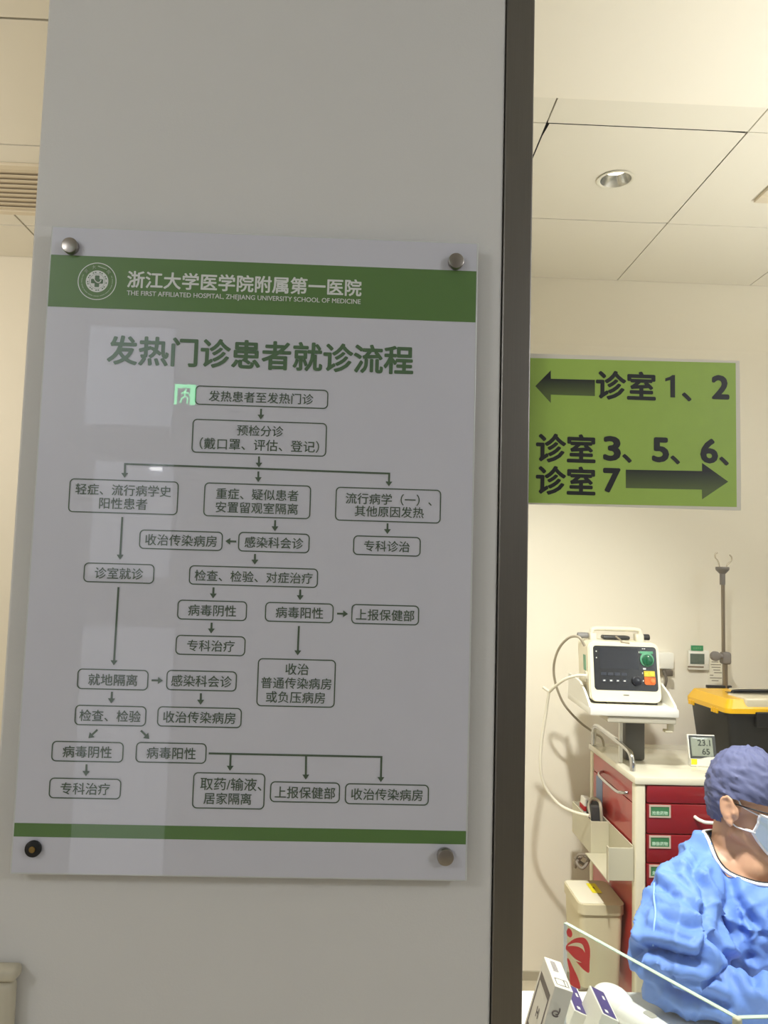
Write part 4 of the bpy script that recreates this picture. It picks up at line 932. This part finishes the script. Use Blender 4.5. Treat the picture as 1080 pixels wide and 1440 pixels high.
for v in gm.verts:
    p = v.co; n = v.normal
    w_ = Vector((noise.noise(p*6), noise.noise(p*6+Vector((9, 3, 1))), noise.noise(p*6+Vector((2, 7, 5)))))*0.6
    f1 = Vector((p.x*7+p.z*7, p.y*6, p.z*3-p.x*5)); f2 = Vector((p.x*15-p.z*10, p.y*12, p.z*6+p.x*9)); f3 = Vector((p.x*30+p.z*26, p.y*30, p.z*12-p.x*20))
    a = max(ridged(f1+w_), 0)**3*0.015 + max(ridged(f2+w_*1.2), 0)**4*0.006 + max(ridged(f3+w_*2), 0)**4*0.002
    q_, k_, dist = kd.find(p); dep = creases[k_][1]
    a += -dep*math.exp(-(dist/0.009)**2) + dep*0.75*math.exp(-((dist-0.024)/0.013)**2)
    v.co = p + n*(a-0.007)
    if v.co.z < ZD+0.004 and v.co.y < 1.835 and v.co.z > ZD-0.12:
        t_ = max(0, min(1, (v.co-elR).dot(wrR-elR)/(wrR-elR).length_squared)); tl = max(0, min(1, (v.co-elL).dot(wrL-elL)/(wrL-elL).length_squared))
        if (v.co-elR.lerp(wrR, t_)).length < 0.125 or (v.co-elL.lerp(wrL, tl)).length < 0.11: v.co.z = ZD+0.004
        else: v.co.y = 1.83
# open the neckline
Pf, Pb = NB+FW*0.118+Vector((0.012, 0.012, -0.083)), NB-FW*0.030+Vector((0.012, 0.012, 0.000))
nn = (Pf-Pb).cross(LT); nn = nn if nn.z > 0 else -nn; nn.normalize()
kill = [v for v in gm.verts if (v.co-Pb).dot(nn) > 0 and (v.co-(Pf+Pb)/2-nn*((v.co-(Pf+Pb)/2).dot(nn))).length < 0.098]
bmesh.ops.delete(gm, geom=kill, context='VERTS')
edge_ = [v.co.copy() for v in gm.verts if v.is_boundary]
near_ = [v for v in gm.verts if v.co.z > 0.85 and min((v.co-e).length_squared for e in edge_) < 0.045**2]
for _ in range(8): bmesh.ops.smooth_vert(gm, verts=near_, factor=0.5, use_axis_x=True, use_axis_y=True, use_axis_z=True)
gm.normal_update()
bvh = BVHTree.FromBMesh(gm)
rim = [v.co.copy() for v in gm.verts if v.is_boundary]
M_GOWN = mat('gown_blue', (102, 140, 212), 0.62, var=0.03, scale=60, bump=0.25, bscale=90)
gown = obj('gown', gm, M_GOWN, person, True, 80)
def hit(px_, py_, off=0.002):
    r = ray(px_, py_).normalized(); h = bvh.ray_cast(CAM, r)
    return (h[0]+h[1]*off) if h[0] is not None else None
def stroke(pts, r, off=0.002, n=6):
    P = [hit(*p, off) for p in pts]; P = [p for p in P if p is not None]
    return spline(P, n) if len(P) > 1 else None
# collar trim follows the cut edge
cn = (Pf+Pb)/2; e1 = (Pf-Pb).normalized(); e2 = LT
rim.sort(key=lambda p: math.atan2((p-cn).dot(e2), (p-cn).dot(e1)))
loop = []
for k in range(44):
    a0 = -PI+2*PI*k/44; sel = [p for p in rim if abs(math.atan2((p-cn).dot(e2), (p-cn).dot(e1))-(a0+PI/44)) < 2*PI/44]
    if sel: loop.append(sum(sel, Vector())/len(sel))
for _ in range(3): loop = [(loop[i-1]+loop[i]*2+loop[(i+1) % len(loop)])/4 for i in range(len(loop))]
obj('collar_trim', tube(B(), loop, 0.0042, 8, closed=True), mat('trim_white', (236, 236, 240), 0.6), gown, True, 60)
s_ = stroke([(921, 1243), (921, 1262), (922, 1285), (921, 1305), (919, 1329)], 0, 0.003)
if s_: obj('sleeve_seam', tube(B(), s_, 0.0024, 8), mat('seam_pale', (140, 178, 238), 0.5), gown, True, 60)
# dark lanyard just above the collar
inner = [cn+(p-cn)*0.955+nn*0.004 for p in loop]
obj('lanyard', tube(B(), inner, 0.0024, 8, closed=True), M_BLACK, person, True, 60)
# --- cap
c_ = B(); t = bmesh.new(); bmesh.ops.create_uvsphere(t, u_segments=96, v_segments=64, radius=1)
for v in t.verts:
    p = v.co.copy(); hz = math.hypot(p.x, p.y)
    k_ = (1-0.30*p.z*p.z)/max(hz, 1e-4) if p.z < 0 and hz > 0.05 else 1.0
    d_ = Vector((p.x*k_*0.0945+0.003, p.y*k_*0.0855, p.z*0.104+0.036))
    ang_ = math.atan2(p.y, p.z+0.2); k = 0.5-0.5*p.x
    f = max(ridged(Vector((ang_*5.0, p.x*1.6, 2.0))), 0)**2*0.006*(0.25+0.5*k) + max(ridged(Vector((p.x*4+p.z*4, p.y*5, p.z*6))), 0)**2.5*0.0055
    d_ += p*(f-0.003); v.co = d_
def cap_line(x): return 0.030 if x > 0.03 else (0.030+(x-0.03)*0.25 if x > -0.012 else (0.0195+(x+0.012)*4.96 if x > -0.026 else -0.050+(x+0.026)*0.15))
dele = [v for v in t.verts if v.co.z < cap_line(v.co.x)]
bmesh.ops.delete(t, geom=dele, context='VERTS')
_merge(c_, t, MH)
cap = obj('surgical_cap', c_, mat('cap_indigo', (86, 91, 126), 0.7, var=0.05, bump=0.25, bscale=150), person, True, 80)
# --- mask, ear loops, glasses
mk = bmesh.new(); NU, NV = 28, 22; grid = []
for i in range(NV):
    row = []
    for j in range(NU):
        u_ = (j/(NU-1)*2-1); v_ = i/(NV-1)
        z = 0.001-(0.050+0.052*(1-u_*u_))*v_; a = u_*math.radians(58)
        rx = 0.108-0.020*max(0, v_-0.45)*1.6+0.016*math.exp(-((v_-0.32)/0.25)**2)*math.exp(-(u_/0.35)**2); ry = 0.0765-0.012*v_
        pl = 0.0016*math.sin(v_*PI*6)
        row.append(mk.verts.new((math.cos(a)*(rx+pl)-0.004+0.010*(1-abs(u_)), math.sin(a)*(ry+pl)*1.06, z-0.010*math.cos(a)+0.010)))
    grid.append(row)
for i in range(NV-1):
    for j in range(NU-1): mk.faces.new((grid[i][j], grid[i][j+1], grid[i+1][j+1], grid[i+1][j]))
bmesh.ops.recalc_face_normals(mk, faces=mk.faces)
corner = {(-1, 0): grid[1][0].co.copy(), (-1, 1): grid[-2][0].co.copy(), (1, 0): grid[1][-1].co.copy(), (1, 1): grid[-2][-1].co.copy()}
top = [v.co.copy() for v in grid[0]]; bot = [v.co.copy() for v in grid[-1]]; eL = [r[0].co.copy() for r in grid]; eR = [r[-1].co.copy() for r in grid]
sk = BVHTree.FromPolygons([MH.inverted() @ v.co for v in skin.data.vertices] if False else [MH.inverted() @ (wm(skin) @ v.co) for v in skin.data.vertices], [p.vertices[:] for p in skin.data.polygons])
for v in mk.verts:
    o_ = Vector((0.015, 0, v.co.z)); d_ = v.co-o_; L_ = d_.length; d_.normalize()
    far = o_+d_*0.3; h_ = sk.ray_cast(far, -d_)
    if h_[0] is not None:
        q_ = (h_[0]-o_).length+0.0035
        if q_ > L_: v.co = o_+d_*q_
for _ in range(2): bmesh.ops.smooth_vert(mk, verts=[v for v in mk.verts if not v.is_boundary], factor=0.3, use_axis_x=True, use_axis_y=True, use_axis_z=True)
corner = {(-1, 0): grid[1][0].co.copy(), (-1, 1): grid[-2][0].co.copy(), (1, 0): grid[1][-1].co.copy(), (1, 1): grid[-2][-1].co.copy()}
top = [v.co.copy() for v in grid[0]]; bot = [v.co.copy() for v in grid[-1]]; eL = [r[0].co.copy() for r in grid]; eR = [r[-1].co.copy() for r in grid]
mk.transform(MH)
mask = obj('face_mask', mk, mat('mask_blue', (214, 232, 244), 0.7, var=0.03, bump=0.2, bscale=200), person, True, 80)
b = B(); M_TRIM = mat('mask_white', (242, 242, 244), 0.7)
for e in (top, bot, eL, eR): tube(b, e, 0.0032, 8, M=MH)
obj('mask_border', b, M_TRIM, mask, True, 60)
for s in (-1, 1):
    b = B(); P = spline([corner[(s, 0)], (0.016, s*0.076, 0.012), (0.004, s*0.078, 0.024), (-0.012, s*0.077, 0.020), (-0.016, s*0.076, -0.004), (-0.008, s*0.076, -0.026), (0.010, s*0.074, -0.040), corner[(s, 1)]], 8)
    c0_ = corner[(s, 1)]; sphere(b, c0_+Vector((-0.006, s*0.002, 0.001)), (0.013, 0.002, 0.0035), 12, M=MH)
    tube(b, P, 0.0017, 8, M=MH); obj('ear_loop', b, M_TRIM, mask, True, 60)
gl_ = B()
for s in (-1, 1):
    tube(gl_, spline([(0.100, s*0.058, 0.018), (0.085, s*0.066, 0.017), (0.030, s*0.077, 0.014), (0.0, s*0.081, 0.013), (-0.014, s*0.082, 0.004), (-0.020, s*0.081, -0.010)], 6), 0.0016, 8, M=MH)
    tube(gl_, [(0.104-0.006*math.cos(a_)**2, s*(0.033+0.024*math.cos(a_)), 0.008+0.018*math.sin(a_)) for a_ in [2*PI*k/28 for k in range(28)]], 0.0016, 8, M=MH, closed=True)
tube(gl_, [(0.105, -0.009, 0.012), (0.108, 0, 0.014), (0.105, 0.009, 0.012)], 0.0016, 8, M=MH)
obj('glasses', gl_, M_BLACK, person, True, 60)
ea = B(); sphere(ea, (-0.001, -0.0835, -0.034), 0.0022, 12, M=MH); obj('ear_stud', ea, M_CHROME, person, True, 60)
for s in (-1, 1):
    hip = pel+LT*0.09*s; kn = hip+FW*0.40+Vector((0, 0, -0.06)); an = kn+FW*0.02+Vector((0, 0, -0.41))
    b = B(); tapered(b, Vector((an.x, an.y, 0.045))-FW*0.02, Vector((an.x, an.y, 0.036))+FW*0.16, 0.044, 0.035); 
    for v in b.verts: v.co.z = max(v.co.z, 0.001)
    obj('shoe', b, M_WHITE, person, True, 60)
st = thing('stool', 'round stool under the seated person', 'stool', (pel.x, pel.y, 0))
b = B(); cyl(b, (0, 0, 0.335), 0.18, 0.05, 'Z', 36, 0.015); obj('seat', b, M_DARK, st, smooth=40)
b = B(); cyl(b, (0, 0, 0.185), 0.025, 0.24, 'Z', 20); obj('column', b, M_CHROME, st, smooth=40)
for k in range(5):
    a_ = 2*PI*k/5; b = B(); tube(b, [(0, 0, 0.06), (0.24*math.cos(a_), 0.24*math.sin(a_), 0.035)], 0.016, 10); sphere(b, (0.24*math.cos(a_), 0.24*math.sin(a_), 0.025), 0.0245, 14); obj('leg', b, M_CHROME, st, smooth=60)

# ================================================================== CORRIDOR THINGS SEEN IN REFLECTION
YR = -1.995
def refl(px_, py_): p = at(px_, py_, 2*YS-YR); return (p.x, p.z)
ex = thing('exit_sign', 'green lit exit sign on the corridor wall, mirrored in the board', 'exit sign', (0, YR, 0))
x0, z1_ = refl(247.5, 541.5); x1, z0_ = refl(275.5, 571)
ex.location = ((x0+x1)/2, YR, (z0_+z1_)/2); w_, h_ = x1-x0, z1_-z0_
obj('sign_case', box(B(), (-w_/2-0.01, 0.0, -h_/2-0.01), (w_/2+0.01, 0.02, h_/2+0.01), 0.003), mat('case_grey', (90, 92, 90), 0.5), ex)
M_EX = emis('exit_green', (120, 255, 170), 11.0)
b = B()
for lo, hi in (((-w_/2, 0.0205, h_/2-0.02), (w_/2, 0.022, h_/2)), ((-w_/2, 0.0205, -h_/2), (-w_/2+0.015, 0.022, h_/2-0.02)), ((w_/2-0.03, 0.0205, -h_/2), (w_/2, 0.022, h_/2-0.02))): box(b, lo, hi)
P = [(0.006, 0.03), (-0.004, 0.012), (0.0, -0.008), (-0.018, -0.022), (-0.022, -0.045)]
for P in (P, [(0.0, -0.008), (0.016, -0.02), (0.012, -0.048)], [(-0.002, 0.014), (-0.020, 0.006)], [(-0.002, 0.014), (0.018, 0.008), (0.024, -0.006)]): tube(b, [(p[0], 0.021, p[1]) for p in P], 0.0045, 6)
obj('lit_pictogram', b, M_EX, ex)
M_DOORP = emis('window_daylight', (232, 238, 255), 0.75)
for k, (pa, pb) in enumerate((((128, 452), (241, 600)), ((135, 648), (237, 812)), ((118, 880), (228, 1235)))):
    x0, z1_ = refl(*pa); x1, z0_ = refl(*pb); z0_ = max(z0_, 0.05)
    o_ = obj('lit_window', box(B(), (x0, YR-0.004, z0_), (x1, YR+0.012, min(z1_, 2.95)), 0.002), M_DOORP); tag(o_, ['pale lit window high on the corridor wall behind the viewer', 'pale lit window at middle height on the corridor wall behind the viewer', 'pale lit window low on the corridor wall behind the viewer'][k], 'window')
x0, z1_ = refl(221, 660)
b = B(); box(b, (x0-0.03, YR+0.013, z1_-0.008), (x0+0.03, YR+0.03, z1_+0.008), 0.004); tag(obj('indicator_lamp', b, emis('indicator_white', (255, 255, 255), 12.0)), 'small lit lamp on the corridor wall, mirrored in the board', 'lamp')
